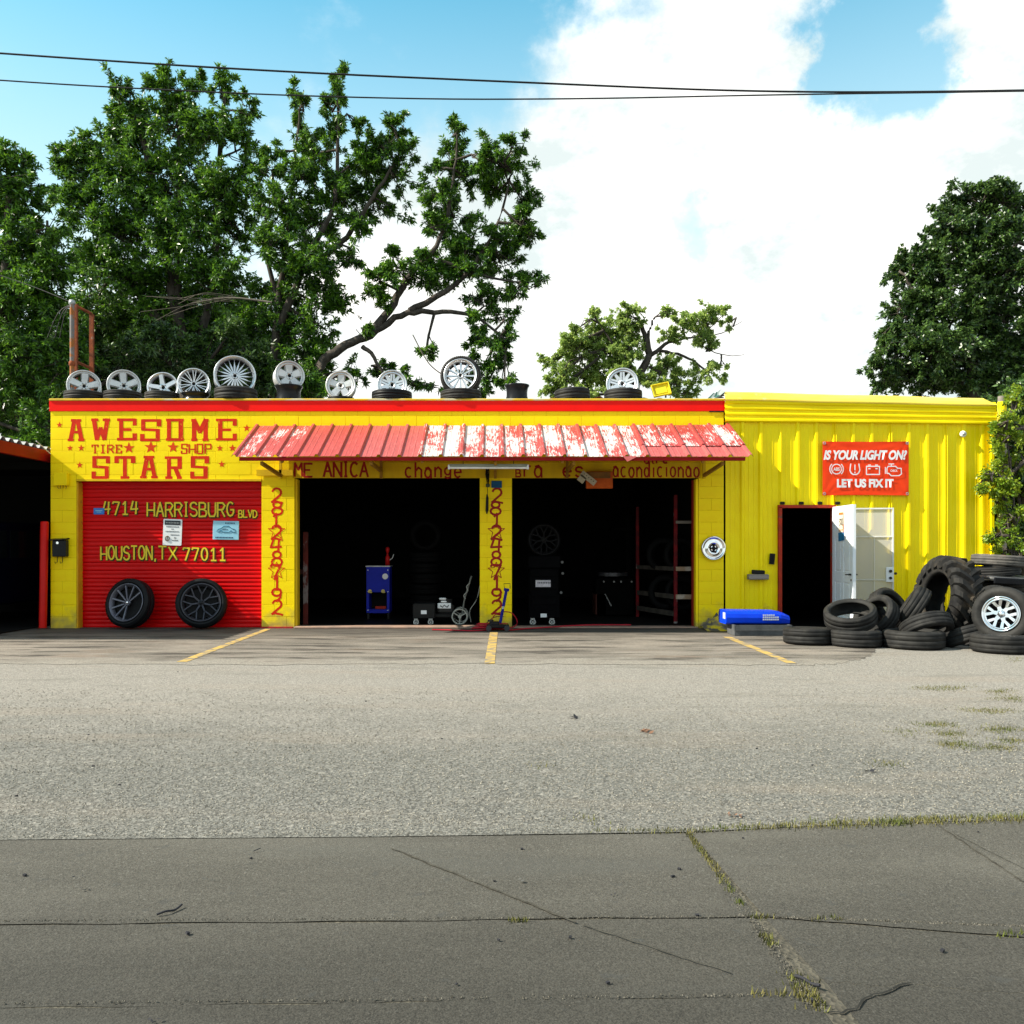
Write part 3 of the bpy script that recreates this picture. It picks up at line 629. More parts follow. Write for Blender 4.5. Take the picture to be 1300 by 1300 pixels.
for text, a, b, c, d, w in (('ME', 374, 396, 588.5, 605, 2.6), ('ANICA', 411, 467, 587, 605, 2.8), ('change', 514, 586, 587, 606, 2.4), ('B', 655, 661, 596, 605, 1.8), ('ra', 664, 689, 584, 605.5, 2.4), ('es', 714, 741, 587, 605.5, 2.6), ('acondicionao', 778, 888, 586, 605.5, 2.1), ('aire', 818, 848, 577, 588, 2.0)):
    painted('lettering', word_lines(text, a, b, c, d, HAND, .3, .5), w, HYY, REDL2, shop)

# small fixtures on the block wall
def wallbox(name, label, cat, px0, px1, py0, py1, dep, mat, Y=0.0, extra=None):
    t = thing(name, label, cat, ((PX(px0, Y) + PX(px1, Y)) / 2, Y - dep / 2 - .003, PZ(py1, Y)))
    w, h = PX(px1, Y) - PX(px0, Y), PZ(py0, Y) - PZ(py1, Y)
    if extra: extra(t, w, h, dep)
    else: MB().box((0, 0, h / 2), (w, dep, h), ch=.006).build('body', mat, t)
    return t
def elec(t, w, h, d):
    MB().box((0, 0, h / 2), (w, d, h), ch=.006).build('box_body', YEL, t); MB().box((0, -d / 2 - .006, h / 2), (w * 1.05, .012, h * 1.03), ch=.003).build('cover', YEL, t)
    m_ = MB()
    for i in range(4): m_.tube([(w * (-.3 + .2 * i), 0, 0), (w * (-.35 + .25 * i), -.01, -.03 - .02 * (i % 2)), (w * (-.2 + .15 * i), 0, -.06)], .004, 5)
    m_.build('wires', M('wire_brown', (.16, .09, .04), None, 4, .6), t)
wallbox('electric_box', 'yellow painted electric box with wires hanging below, high on the left pier', 'electric box', 72.5, 88.5, 601, 616.5, .10, YEL, extra=elec)
def mailb(t, w, h, d):
    MB().box((0, 0, h * .44), (w * .86, d, h * .86), ch=.01).build('body', BLKG, t)
    m_ = MB(); m_.box((-w * .04, -.01, h * .93), (w * 1.02, d + .04, .022), rot=(R(8), R(-2), 0), ch=.005); m_.build('lid', BLKG, t)
    MB().cyl((-.02, -d / 2 - .004, h * .74), .022, .008, 'Y', 12).build('lock', CHR, t)
    m_ = MB()
    for x in (-.05, .04): m_.tube([(x, 0, 0), (x, -.01, -.09), (x - .02, -.03, -.11), (x - .03, -.03, -.08)], .006, 6)
    m_.build('hook', BLK, t)
wallbox('mailbox', 'black wall mailbox with paper hooks on the left yellow pier', 'mailbox', 69, 89, 683, 707, .12, BLKG, extra=mailb)
t = thing('wheel_cover', 'round chrome hubcap hung on the right yellow pier', 'hubcap', (PX(905), -.03, PZ(696)), (R(90), 0, 0))
MB().lathe([(0, .035), (.03, .035), (.035, .01), (.06, .02), (.085, .045), (.11, .05), (.15, .02), (.175, .03), (.185, .05), (.20, .045), (.215, .02), (.215, 0), (0, 0)], 48).build('cover_dish', CHR, t)
m_ = MB(); m_.cyl((0, 0, .045), .028, .03, 'Z', 16)
for i in range(4): m_.box((.035 * math.cos(i * 1.57), .035 * math.sin(i * 1.57), .04), (.03, .03, .02), rot=(0, 0, i * 1.57))
m_.build('hub_centre', HOLE, t)
t = thing('address_plate', 'small blue plate above the phone number on the middle pier', 'plate', (PX(630.5), -.012, PZ(615)))
MB().box((0, 0, 0), (.18, .012, .12), ch=.003).build('plate', M('plate_blue', (.01, .09, .22), (.01, .07, .16), 9, .5), t)
t = thing('door_sticker', 'small blue sticker left of the street number on the red roll-up door', 'sticker', (PX(120.5), TY - .005, PZ(648.5)))
MB().box((0, 0, 0), (.185, .006, .11)).build('sticker_sheet', M('sticker_blue', (.05, .20, .62), (.04, .16, .5), 12, .5), t)
MB().box((0, -.005, .01), (.12, .002, .012)).box((0, -.005, -.015), (.08, .002, .01)).build('print', BLUEP, t)
# notice boards on the door
t = thing('notice_sign', 'white notice sign with dark header on the red roll-up door', 'sign', (PX(215), TY - .012, PZ(675.5)), (0, R(2), 0))
MB().box((0, 0, 0), (.325, .012, .455), ch=.012).build('board', WHT, t)
MB().box((0, -.008, .165), (.27, .003, .075)).build('header', M('notice_dark', (.03, .04, .05), None, 5, .5), t)
m_ = MB(); random.seed(5)
for r_, (z_, w_, x_) in enumerate(((.095, .22, 0), (.055, .06, 0), (.012, .25, 0), (-.045, .17, .045), (-.095, .03, .05), (-.14, .12, .05))):
    n_ = max(2, int(w_ / .022))
    for i in range(n_): m_.box((x_ + (i + .5 - n_ / 2) * .022, -.008, z_ + random.uniform(-.001, .001)), (.013, .002, random.uniform(.012, .019)))
m_.build('print', M('print_grey', (.08, .08, .09), None, 5, .5), t)
m_ = MB()
for i in range(9): m_.box(((i - 4) * .027, -.0105, .165), (.016, .002, random.uniform(.02, .032)))
m_.build('header_print', M('print_pale', (.35, .36, .36), None, 5, .5), t)
m_ = MB(); m_.tube([(-.085 + .035 * math.cos(a), -.009, -.11 + .04 * math.sin(a)) for a in np.linspace(0, 6.28, 12)][:-1], .008, 5, closed=True); m_.box((-.085, -.009, -.10), (.012, .004, .07)); m_.build('emblem', M('emblem_brown', (.16, .10, .05), None, 5, .5), t)
t = thing('car_print_sign', 'light blue sign with the outline of a car on the red roll-up door', 'sign', (PX(283.5), TY - .012, PZ(673)), (0, R(1), 0))
MB().box((0, 0, 0), (.45, .012, .325), ch=.005).build('board', BLUEP, t)
m_ = MB(); random.seed(6)
m_.tube([(-.16, -.008, -.02), (-.13, -.008, .02), (-.08, -.008, .035), (-.03, -.008, .075), (.05, -.008, .075), (.10, -.008, .03), (.16, -.008, .015), (.17, -.008, -.03), (.11, -.008, -.03), (.09, -.008, .0), (.06, -.008, -.03), (-.06, -.008, -.03), (-.08, -.008, 0), (-.11, -.008, -.03)], .006, 5, closed=True)
m_.build('car_drawing', M('print_teal', (.02, .16, .28), None, 5, .5), t)
m_ = MB()
for i in range(7): m_.box((-.005 + i * .025, -.008, .125), (.015, .002, .022))
for i in range(12): m_.box((-.17 + i * .026, -.008, -.125), (.015, .002, .022))
for i in range(5): m_.box((-.05 + i * .02, -.008, .012), (.012, .002, .014))
m_.build('print', M('print_navy', (.02, .05, .12), None, 5, .5), t)

# ------------------------------------------------------------------ awning over the two bays
def peel_material(name, lo, hi, c_red=(.38, .05, .043), c_w=(.50, .475, .455)):
    m = bpy.data.materials.new(name); m.use_nodes = True; nt = m.node_tree; N = nt.nodes.new; L = nt.links.new; p = nt.nodes['Principled BSDF']
    tc = N('ShaderNodeTexCoord'); g = N('ShaderNodeNewGeometry')
    def noise(s, st, d, r=.65):
        mp = N('ShaderNodeMapping'); mp.inputs['Scale'].default_value = st; L(g.outputs['Position'], mp.inputs[0])
        n = N('ShaderNodeTexNoise'); n.inputs['Scale'].default_value = s; n.inputs['Detail'].default_value = d; n.inputs['Roughness'].default_value = r; L(mp.outputs[0], n.inputs[0]); return n.outputs[0]
    def mr(src, a, b):
        r = N('ShaderNodeMapRange'); L(src, r.inputs[0]); r.inputs[1].default_value = a; r.inputs[2].default_value = b; return r.outputs[0]
    def mix(f, a, b):
        x = N('ShaderNodeMix'); x.data_type = 'RGBA'; L(f, x.inputs[0])
        for i, v in ((6, a), (7, b)):
            if isinstance(v, tuple): x.inputs[i].default_value = (*v, 1)
            else: L(v, x.inputs[i])
        return x.outputs[2]
    a = mix(mr(noise(3, (1, .4, .4), 5), .35, .65), c_red, tuple(v * .82 for v in c_red))
    a = mix(mr(noise(26, (2.2, .35, .35), 4), .5, .8), a, tuple(min(1, v * 1.25 + .03) for v in c_red))
    n1 = N('ShaderNodeMath'); n1.operation = 'ADD'; L(noise(24, (2.0, .26, .26), 9, .74), n1.inputs[0])
    s2 = N('ShaderNodeMath'); s2.operation = 'MULTIPLY_ADD'; L(noise(2.2, (1, .6, .6), 3), s2.inputs[0]); s2.inputs[1].default_value = .7; s2.inputs[2].default_value = -.35; L(s2.outputs[0], n1.inputs[1])
    sx = N('ShaderNodeSeparateXYZ'); L(g.outputs['Position'], sx.inputs[0])
    def mth(op, u, v):
        q = N('ShaderNodeMath'); q.operation = op
        for i_, w_ in enumerate((u, v)):
            if isinstance(w_, (int, float)): q.inputs[i_].default_value = w_
            else: L(w_, q.inputs[i_])
        return q.outputs[0]
    ph = mth('FRACT', mth('DIVIDE', mth('ADD', sx.outputs[0], 4.03 + .06), 8.06 / 25), 0.0)     # paint holds on the raised ribs
    rib = mth('MULTIPLY', mth('LESS_THAN', ph, .30), .10)
    st = mth('MULTIPLY', mth('SUBTRACT', noise(34, (1.5, .10, .10), 4), .5), .34)
    c = mix(mr(mth('ADD', mth('SUBTRACT', n1.outputs[0], rib), st), lo, hi), a, c_w); L(c, p.inputs['Base Color']); p.inputs['Roughness'].default_value = .5
    return m
PEEL0 = peel_material('faded_red_sheet', .80, .83); PEEL1 = peel_material('flaking_red_sheet', .585, .60, (.37, .05, .045)); PEEL2 = peel_material('peeled_white_sheet', .455, .47, (.36, .045, .04)); PEEL3 = peel_material('patched_sheet', .52, .53, (.34, .032, .03)); PEEL4 = peel_material('pink_red_sheet', .86, .89, (.38, .07, .066))
AX0, AX1, AZT, AZE, AD = -4.03, 4.03, PZ(541), 2.80, 1.36
awn = thing('awning', 'corrugated metal awning over the open bays, its red paint peeling to white', 'awning', (0, 0, 0))
NB = 25; PITCH = (AX1 - AX0) / NB
def cor_profile(n, pitch, hgt, base=.036, top=.016, minor=.004):
    pts = []
    for i in range(n):
        x = i * pitch
        pts += [(x - base, 0), (x - top, hgt), (x + top, hgt), (x + base, 0)]
        for f in (.36, .64): pts += [(x + pitch * f - .014, 0), (x + pitch * f, minor), (x + pitch * f + .014, 0)]
    pts += [(n * pitch - base, 0), (n * pitch - top, hgt), (n * pitch + top, hgt), (n * pitch + base, 0)]
    return pts
def awning_sheet(b0, nb, mat, v0=0.0, v1=1.0, lift=0.0, name='awning_sheet'):
    prof = cor_profile(nb, PITCH, .034); x0 = AX0 + b0 * PITCH; mb = MB(); nv = 7
    nvec = Vector((0, -(AZT - AZE), AD)).normalized(); nvec = Vector((0, -abs(nvec.y), abs(nvec.z)))
    vl = []
    for j in range(nv):
        v = v0 + (v1 - v0) * j / (nv - 1)
        for (x, h) in prof:
            p = Vector((x0 + x, -.01 - AD * v, AZT + (AZE - AZT) * v)) + nvec * (h + lift + random.uniform(-.0015, .0015))
            if j == nv - 1: p += Vector((0, -random.uniform(0, .006), 0))
            vl.append(p)
    k = len(prof); fl = [(j * k + i, j * k + i + 1, (j + 1) * k + i + 1, (j + 1) * k + i) for j in range(nv - 1) for i in range(k - 1)]
    mb.add(vl, fl); o = mb.build(name, mat, awn)
    s = o.modifiers.new('thick', 'SOLIDIFY'); s.thickness = .004; s.offset = -1
    return o
random.seed(21)
for i, (b0, nb, mt) in enumerate(((0, 3, PEEL1), (3, 3, PEEL0), (6, 3, PEEL4), (9, 2, PEEL2), (11, 3, PEEL2), (14, 3, PEEL2), (17, 3, PEEL2))): awning_sheet(b0, nb, mt, lift=.006 * (i % 2))
awning_sheet(20, 5, PEEL4, .52, 1.0, .001); awning_sheet(20, 3, PEEL3, 0, .70, .012); awning_sheet(23, 2, PEEL3, 0, .70, .018)
# dangling torn corner of a sheet
o = MB().add([(2.03, -1.37, 2.815), (2.26, -1.39, 2.80), (2.10, -1.40, 2.72)], [(0, 1, 2)]).build('torn_corner', PEEL4, awn); o.modifiers.new('t', 'SOLIDIFY').thickness = .004
FRAME = M('awning_frame_red', (.30, .006, .006), (.22, .006, .005), 5, .6)
MB().box((0, -AD + .03, AZE - .030), (AX1 - AX0 - .16, .05, .055)).build('front_beam', FRAME, awn)
MB().box((0, -.035, AZT - .06), (AX1 - AX0 - .1, .05, .07)).build('wall_beam', YELW, awn)
BRK = M('bracket_wood', (.34, .18, .02), (.26, .13, .02), 5, .7)
for x in (-3.62, -1.9, .05, 1.28, 3.62):
    m_ = MB(); a = Vector((x, -AD + .08, AZE - .09)); b = Vector((x, -.05, 2.62 if abs(x) > 3 else 2.70)); d = b - a
    m_.box((a + b) / 2, (.045, d.length, .055), rot=(math.atan2(d.z, d.y), 0, 0)); m_.build('strut', BRK, awn)
    MB().box((x, -.05, 2.97), (.045, .05, .8)).build('wall_stud', YELW if abs(x) > 3 else BRK, awn)
for x in (-3.3, -1.1, 1.1, 3.3):
    a = Vector((x, -AD + .05, AZE - .02)); b = Vector((x, -.06, AZT - .02)); d = b - a
    MB().box((a + b) / 2 - Vector((0, 0, .05)), (.04, d.length, .05), rot=(math.atan2(d.z, d.y), 0, 0)).build('rafter', BRK, awn)
MB().box((PX(350), -.045, PZ(600.5)), (.62, .06, .10)).build('corner_block', YELW, awn)

# batten light under the awning
t = thing('batten_light', 'white fluorescent batten light hung under the front of the awning', 'light fitting', (PX(620, -1.15), -1.15, PZ(593, -1.15)))
lw = PX(672, -1.15) - PX(569, -1.15)
MB().box((0, 0, .028), (lw * .97, .10, .035), ch=.006).build('housing', M('fitting_green_grey', (.30, .33, .26), None, 5, .5), t)
MB().cyl((0, -.02, -.012), .019, lw * .95, 'X', 12).build('tube', M('tube_white', (.85, .84, .80), None, 4, .3), t)
MB().box((-lw / 2 + .02, 0, 0), (.03, .10, .07)).box((lw / 2 - .02, 0, 0), (.03, .10, .07)).build('end_cap', WHT, t)
m_ = MB(); [m_.tube([(x, 0, .04), (x, .02, .14)], .006, 5) for x in (-.4, .4)]; m_.build('hanger', BLK, t)
# cable bundle hanging on the pier
t = thing('hanging_gear', 'bundle of dark cable and a torch hanging on the middle pier', 'cable', (PX(619), -.04, PZ(598)))
m_ = MB(); random.seed(4)
for i in range(7): m_.tube([(random.uniform(-.03, .03), 0, .03), (random.uniform(-.04, .04), -.02, -.06), (random.uniform(-.02, .03), -.01, -.16 - .02 * i), (random.uniform(-.01, .02), -.01, -.06)], .008, 5)
m_.build('cable_coil', BLK, t); MB().box((.005, -.02, -.25), (.07, .04, .06), ch=.01).build('clamp', M('clamp_green', (.05, .07, .04), None, 5, .5), t)
MB().tube([(.0, -.01, -.28), (.0, -.01, -.42)], .004, 5).build('cord', BLK, t)
MB().tube([(-.01, -.02, -.40), (-.005, -.02, -.46), (-.01, -.02, -.68), (-.012, -.02, -.74)], [.008, .022, .026, .008], 8).build('torch', BLK, t)
# orange cloth and pale bracket below the header
t = thing('orange_box', 'orange box hung below the header at the right open bay', 'box', (PX(760), -.09, PZ(610)))
MB().box((0, 0, 0), (.45, .10, .29), ch=.012).build('body', ORNG, t); MB().box((-.02, -.055, .08), (.40, .015, .11), ch=.004).build('flap', M('flap_brown', (.22, .09, .02), (.14, .07, .02), 8, .7), t)
t = thing('pale_bracket', 'pale perforated bracket hung crooked in front of the orange box', 'bracket', (PX(747, -.2), -.2, PZ(607, -.2)), (0, R(38), 0))
MB().box((0, 0, 0), (.30, .012, .10), ch=.003).box((-.08, 0, -.08), (.12, .012, .12), ch=.003).build('plate', M('bracket_cream', (.42, .36, .25), (.34, .3, .22), 20, .6), t)
m_ = MB(); [m_.cyl((-.10 + .05 * i, -.008, .01), .009, .003, 'Y', 8) for i in range(5)]; m_.build('hole', HOLE, t)

# ------------------------------------------------------------------ metal annex
XA0, XA1 = PX(921), PX(1257); DX0, DX1, DZ = PX(990), PX(1056), PZ(644)
annex = thing('metal_annex_building', 'bright yellow corrugated metal annex right of the block shop', 'building', (0, 0, 0))
P2 = .3165
def wall_sheet(x0, x1, z0, z1, name='wall_sheet', y=0.0):
    """upright ribs on a fixed pitch, cut at x0 and x1"""
    pts = [(x0, 0)]; base = PX(942.5)
    pro = [(-.048, 0), (-.022, .036), (.018, .036), (.040, 0), (.10, 0), (.112, .006), (.124, 0), (.185, 0), (.197, .006), (.209, 0)]
    i0 = int(math.floor((x0 - base) / P2)) - 1
    for i in range(i0, i0 + 20):
        for dx, h in pro:
            x = base + i * P2 + dx
            if x0 + .002 < x < x1 - .002: pts.append((x, h))
    pts.append((x1, 0)); mb = MB(); nz = max(2, int((z1 - z0) / .35)); vl = []
    for j in range(nz + 1):
        z = z0 + (z1 - z0) * j / nz
        vl += [(x, y - h + .0025 * math.sin(z * 2.3 + x * 3.1) + .0012 * math.sin(x * 9 + z * 5), z) for x, h in pts]
    k = len(pts); mb.add(vl, [(j * k + i, j * k + i + 1, (j + 1) * k + i + 1, (j + 1) * k + i) for j in range(nz) for i in range(k - 1)])
    o = mb.build(name, YELM, annex); return o
ZA = PZ(536)
cuts = [XA0, XA0 + .48, DX0 - .03]
for a, b in zip(cuts, cuts[1:]): wall_sheet(a, b, .04, ZA)
wall_sheet(DX0 - .03, DX1 + .03, DZ + .03, ZA)
xx = DX1 + .03
while xx < XA1 - .01:
    x2 = min(xx + .95, XA1); x2 = XA1 if XA1 - x2 < .2 else x2; wall_sheet(xx, x2, .04, ZA, y=random.uniform(-.002, .002)); xx = x2
MB().box((XA1 + .01, -.02, ZA / 2), (.05, .09, ZA)).build('corner_trim', YELM, annex)
MB().box((XA1 - .02, 4, ZA / 2), (.05, 8, ZA)).build('side_wall', YELM, annex)
MB().box(((XA0 + XA1) / 2, 4, ZA + .18), (XA1 - XA0, 8, .1)).build('roof', DARKI, annex)
mb = MB(); mb.box(((XA0 + XA1) / 2, 6, 1.85), (XA1 - XA0, .05, 3.75)); mb.box((XA0 + .3, 3.2, 1.85), (.05, 5.6, 3.75)); mb.box((XA1 - .2, 3.2, 1.85), (.05, 5.6, 3.75)); mb.build('inner_wall', DARKI, annex)
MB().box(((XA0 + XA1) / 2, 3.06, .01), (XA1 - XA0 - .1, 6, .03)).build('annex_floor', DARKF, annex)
mb = MB(); mb.box(((XA0 + DX0) / 2, .07, 1.8), (DX0 - XA0 - .05, .03, 3.4)); mb.box(((XA1 + DX1) / 2, .07, 1.8), (XA1 - DX1 - .05, .03, 3.4)); mb.box(((DX0 + DX1) / 2, .07, (ZA + DZ) / 2 + .05), (DX1 - DX0, .03, ZA - DZ - .1)); mb.build('inner_lining', DARKI, annex)
# ribbed fascia: sections along x, drooping a little to the right
fx0, fx1 = PX(919), PX(1262); secs = [fx0, PX(1113), fx1]
def fz(u, x):      # u 0 bottom .. 1 top
    t = (x - fx0) / (fx1 - fx0); zb = PZ(534.5, -.12) + t * (PZ(538, -.12) - PZ(534.5, -.12)); zt = PZ(495, -.12) + t * (PZ(504, -.12) - PZ(495, -.12)); return zb + (zt - zb) * u
fprof = [(-.03, 0), (.045, -.0), (.075, .03), (.075, .10), (.05, .13), (.05, .20), (.072, .235), (.072, .29), (.05, .32), (.05, .39), (.072, .425), (.072, .47), (.05, .50), (.05, .57), (.072, .60), (.078, .66), (.065, .685)]
for a, b in zip(secs, secs[1:]):
    mb = MB(); vl = []; m_n = 14
    for i in range(m_n + 1):
        x = a + (b - a) * i / m_n; vl += [(x, -y + .003 * math.sin(x * 4 + u * 9), fz(u, x)) for y, u in fprof]
    k = len(fprof); mb.add(vl, [(i * k + j, i * k + j + 1, (i + 1) * k + j + 1, (i + 1) * k + j) for i in range(m_n) for j in range(k - 1)]); mb.build('fascia_panel', YELM, annex)
tp = [(.070, .66), (.095, .70), (.095, .74), (.07, .84), (.03, .94), (-.03, 1.0), (-.3, 1.02)]
mb = MB(); vl = []; m_n = 26
for i in range(m_n + 1):
    x = fx0 - .005 + (fx1 - fx0 + .01) * i / m_n; tt = max(0, (i / m_n - .965) / .035); vl += [(x, -y, fz(u * (1 - .0 * tt) - (u - .7) * .7 * tt, x) + .004 * math.sin(x * 3)) for y, u in tp]
k = len(tp); mb.add(vl, [(i * k + j, i * k + j + 1, (i + 1) * k + j + 1, (i + 1) * k + j) for i in range(m_n) for j in range(k - 1)]); o = mb.build('edge_flashing', YELP, annex)
mb = MB(); mb.add([(fx1, -y, fz(u, fx1)) for y, u in [(-.25, 0), (.045, 0), (.075, .03), (.075, .66), (.095, .7), (.03, .84), (-.25, .9)]], [tuple(range(7))]); mb.build('fascia_end', YELM, annex)
# door frame, doors
DR = M('door_frame_red', (.40, .03, .012), (.25, .03, .015), 8, .6, dirt=(.12, .06, .04), dscale=6, dlo=.6, dhi=.68)
mb = MB(); mb.box((DX0 - .012, -.01, DZ / 2), (.055, .13, DZ)); mb.box((DX1 + .012, -.005, DZ / 2), (.04, .10, DZ)); mb.box(((DX0 + DX1) / 2, -.01, DZ + .012), (DX1 - DX0 + .08, .13, .05)); mb.build('door_frame', DR, annex)
wd = bpy.data.objects.new('panel_door', None); COL.objects.link(wd); wd.parent = annex; wd['label'] = 'white six panel door standing open'
wd.location = (DX1 + .012, -.055, .02); wd.rotation_euler = (0, 0, R(-91.2))     # local x runs from the hinge to the free edge
DH, DW = 2.06, .90; m_ = MB(); m_.box((DW / 2, 0, DH / 2), (DW, .034, DH))
for s in (-1, 1):
    for x0, x1 in ((0, .13), (DW / 2 - .055, DW / 2 + .055), (DW - .13, DW)): m_.box(((x0 + x1) / 2, s * .021, DH / 2), (x1 - x0, .010, DH), ch=.003)
    for z0, z1 in ((0, .22), (.80, .97), (1.55, 1.66), (DH - .13, DH)):
        for x0, x1 in ((.13, DW / 2 - .055), (DW / 2 + .055, DW - .13)): m_.box(((x0 + x1) / 2, s * .0208, (z0 + z1) / 2), (x1 - x0 - .001, .0092, z1 - z0), ch=.002)
m_.build('door_leaf', M('door_white', (.80, .82, .85), (.72, .75, .80), 2, .45, dirt=(.45, .46, .48), dscale=7, dlo=.62, dhi=.74), wd)
m_ = MB()
for s in (-1, 1):
    for z0, z1 in ((.22, .80), (.97, 1.55), (1.66, DH - .13)):
        for x0, x1 in ((.13, DW / 2 - .055), (DW / 2 + .055, DW - .13)): m_.box(((x0 + x1) / 2, s * .020, (z0 + z1) / 2), (x1 - x0 - .06, .008, z1 - z0 - .06), ch=.003)
m_.build('raised_panel', _m['door_white'], wd)
m_ = MB()
for s in (-1, 1): m_.cyl((DW - .07, s * .045, .93), .014, .05, 'Y', 10); m_.tube([(DW - .07, s * .07, .93), (DW - .19, s * .07, .925)], .010, 8)
m_.cyl((DW - .07, 0, .84), .02, .06, 'Y', 10); m_.build('lever_handle', M('dark_metal', (.05, .045, .04), None, 5, .4, .7), wd)
# sticker on the door (it is on the face turned to the camera: local -y)
m_ = MB(); sy = -.032
m_.box((.42, sy, 1.79), (.22, .005, .34)); m_.build('notice', M('notice_cream', (.62, .56, .45), None, 5, .6), wd)
m_ = MB(); m_.box((.42, sy - .004, 1.93), (.18, .003, .035)); m_.box((.42, sy - .004, 1.66), (.18, .003, .012)); m_.box((.515, sy - .004, 1.68), (.02, .003, .14)); m_.build('notice_border', M('notice_orange', (.62, .17, .04), None, 5, .6), wd)
m_ = MB(); m_.tube([(.36, sy - .004, 1.84), (.42, sy - .004, 1.84), (.37, sy - .004, 1.80), (.42, sy - .004, 1.76), (.36, sy - .004, 1.74)], .008, 5); m_.tube([(.46, sy - .004, 1.85), (.455, sy - .004, 1.74), (.50, sy - .004, 1.74), (.50, sy - .004, 1.85)], .007, 5); m_.build('notice_numeral', HOLE, wd)
m_ = MB(); m_.box((.42, sy, 1.55), (.24, .006, .14), rot=(0, R(-4), 0)); m_.build('blue_card', M('card_blue', (.03, .20, .42), (.02, .14, .3), 9, .6), wd)
sd = bpy.data.objects.new('screen_door', None); COL.objects.link(sd); sd.parent = annex; sd['label'] = 'pale mesh security door folded back on the wall'
sd.location = (DX1 + .04, -.09, .03); sd.rotation_euler = (0, 0, R(-10))
SW, SH = .92, 2.03
FRW = M('screen_frame', (.66, .67, .66), (.55, .56, .55), 5, .5)
m_ = MB(); m_.box((.012, 0, SH / 2), (.024, .03, SH)); m_.box((SW - .012, 0, SH / 2), (.024, .03, SH)); m_.box((SW / 2, 0, .015), (SW - .05, .03, .03)); m_.box((SW / 2, 0, SH - .012), (SW - .05, .03, .024)); m_.build('frame', FRW, sd)
for z in (.81, 1.54): MB().box((SW / 2, -.0, z), (SW - .05, .02, .014)).build('rail', FRW, sd)
for x in (.31, .61):
    MB().box((x, 0, .42), (.010, .014, .74)).build('bar', FRW, sd); MB().box((x, 0, 1.17), (.010, .014, .70)).build('bar', FRW, sd)
mt = bpy.data.materials.new('screen_mesh'); mt.use_nodes = True; nt = mt.node_tree; p = nt.nodes['Principled BSDF']; p.inputs['Base Color'].default_value = (.55, .55, .53, 1); p.inputs['Roughness'].default_value = .7
tr = nt.nodes.new('ShaderNodeBsdfTransparent'); mx = nt.nodes.new('ShaderNodeMixShader'); mx.inputs[0].default_value = .66
nt.links.new(tr.outputs[0], mx.inputs[1]); nt.links.new(p.outputs[0], mx.inputs[2]); nt.links.new(mx.outputs[0], nt.nodes['Material Output'].inputs['Surface'])
MB().add([(.02, .008, .02), (SW - .02, .008, .02), (SW - .02, .008, SH - .02), (.02, .008, SH - .02)], [(0, 1, 2, 3)]).build('mesh_panel', mt, sd)
m_ = MB().box((SW - .065, -.015, .90), (.12, .045, .25), ch=.006); m_.build('lock_box', WHT, sd)
m_ = MB(); m_.cyl((SW - .06, -.045, .96), .026, .02, 'Y', 14); m_.cyl((SW - .06, -.045, .845), .024, .02, 'Y', 14); m_.cyl((SW + .03, 0, .92), .022, .04, 'Y', 10); m_.build('lock', _m['dark_metal'], sd)
# rib stoppers over the door
for px in (992, 1016, 1039.5, 1062): MB().box((PX(px), -.05, PZ(639)), (.075, .05, .05), ch=.008).build('rib_stopper', BLK, annex)
# letter shelf, dark patch, camera
t = thing('letter_shelf', 'small grey wooden shelf on the yellow metal wall left of the doorway', 'shelf', (PX(960.5), -.08, PZ(735.5)))
MB().box((0, 0, .045), (.34, .13, .09), ch=.01).build('shelf_board', WOODG, t); MB().box((.01, .02, .125), (.22, .05, .07), rot=(0, R(3), 0), ch=.01).build('black_block', BLK, t)
t = thing('black_patch', 'crooked black patch on the yellow wall beside the doorway', 'patch', (PX(979), -.05, PZ(709.5)), (0, R(5), 0))
MB().box((0, 0, 0), (.09, .02, .185), ch=.003).build('patch_sheet', BLK, t); MB().box((0, -.012, 0), (.05, .006, .14)).build('inset', HOLE, t)
t = thing('security_camera', 'round white camera high on the right end of the yellow metal wall', 'camera', (PX(1220.5), -.04, PZ(551.5)), (R(90), 0, 0))
MB().lathe([(0, 0), (.052, 0), (.056, .02), (.045, .04), (0, .045)], 24).build('camera_base', WHT, t); MB().lathe([(0, .062), (.014, .06), (.026, .05), (.03, .036)], 20).build('lens_dome', GRYM, t)

# banner
bx0, bx1, bz0, bz1 = PX(1044, -.05), PX(1153.5, -.05), PZ(629, -.05), PZ(560.5, -.05)
ban = thing('banner', 'red vinyl banner asking about warning lights, with four white symbols', 'banner', (0, 0, 0))
nx, nz = 40, 26; vl = []
def sag(u, v):
    c = 0
    for (a, b) in ((1, 1), (1, 0), (0, 0), (0, 1)):
        d = math.hypot(u - a, (v - b)); c += math.sin(math.atan2(abs(v - b) + 1e-4, abs(u - a) + 1e-4) * 14 + a * 2) * .006 * math.exp(-d * 3.2)
    return c
for j in range(nz + 1):
    for i in range(nx + 1):
        u, v = i / nx, j / nz; e1 = .012 * math.sin(math.pi * u); vl.append((bx0 + (bx1 - bx0) * u, -.058 - sag(u, v), bz0 + (bz1 - bz0) * v + (.5 - v) * 2 * e1 * .5 - .02 * u * 0))
MB().add(vl, [(j * (nx + 1) + i, j * (nx + 1) + i + 1, (j + 1) * (nx + 1) + i + 1, (j + 1) * (nx + 1) + i) for j in range(nz) for i in range(nx)], True).build('banner_sheet', BAN, ban)
BY = -.070
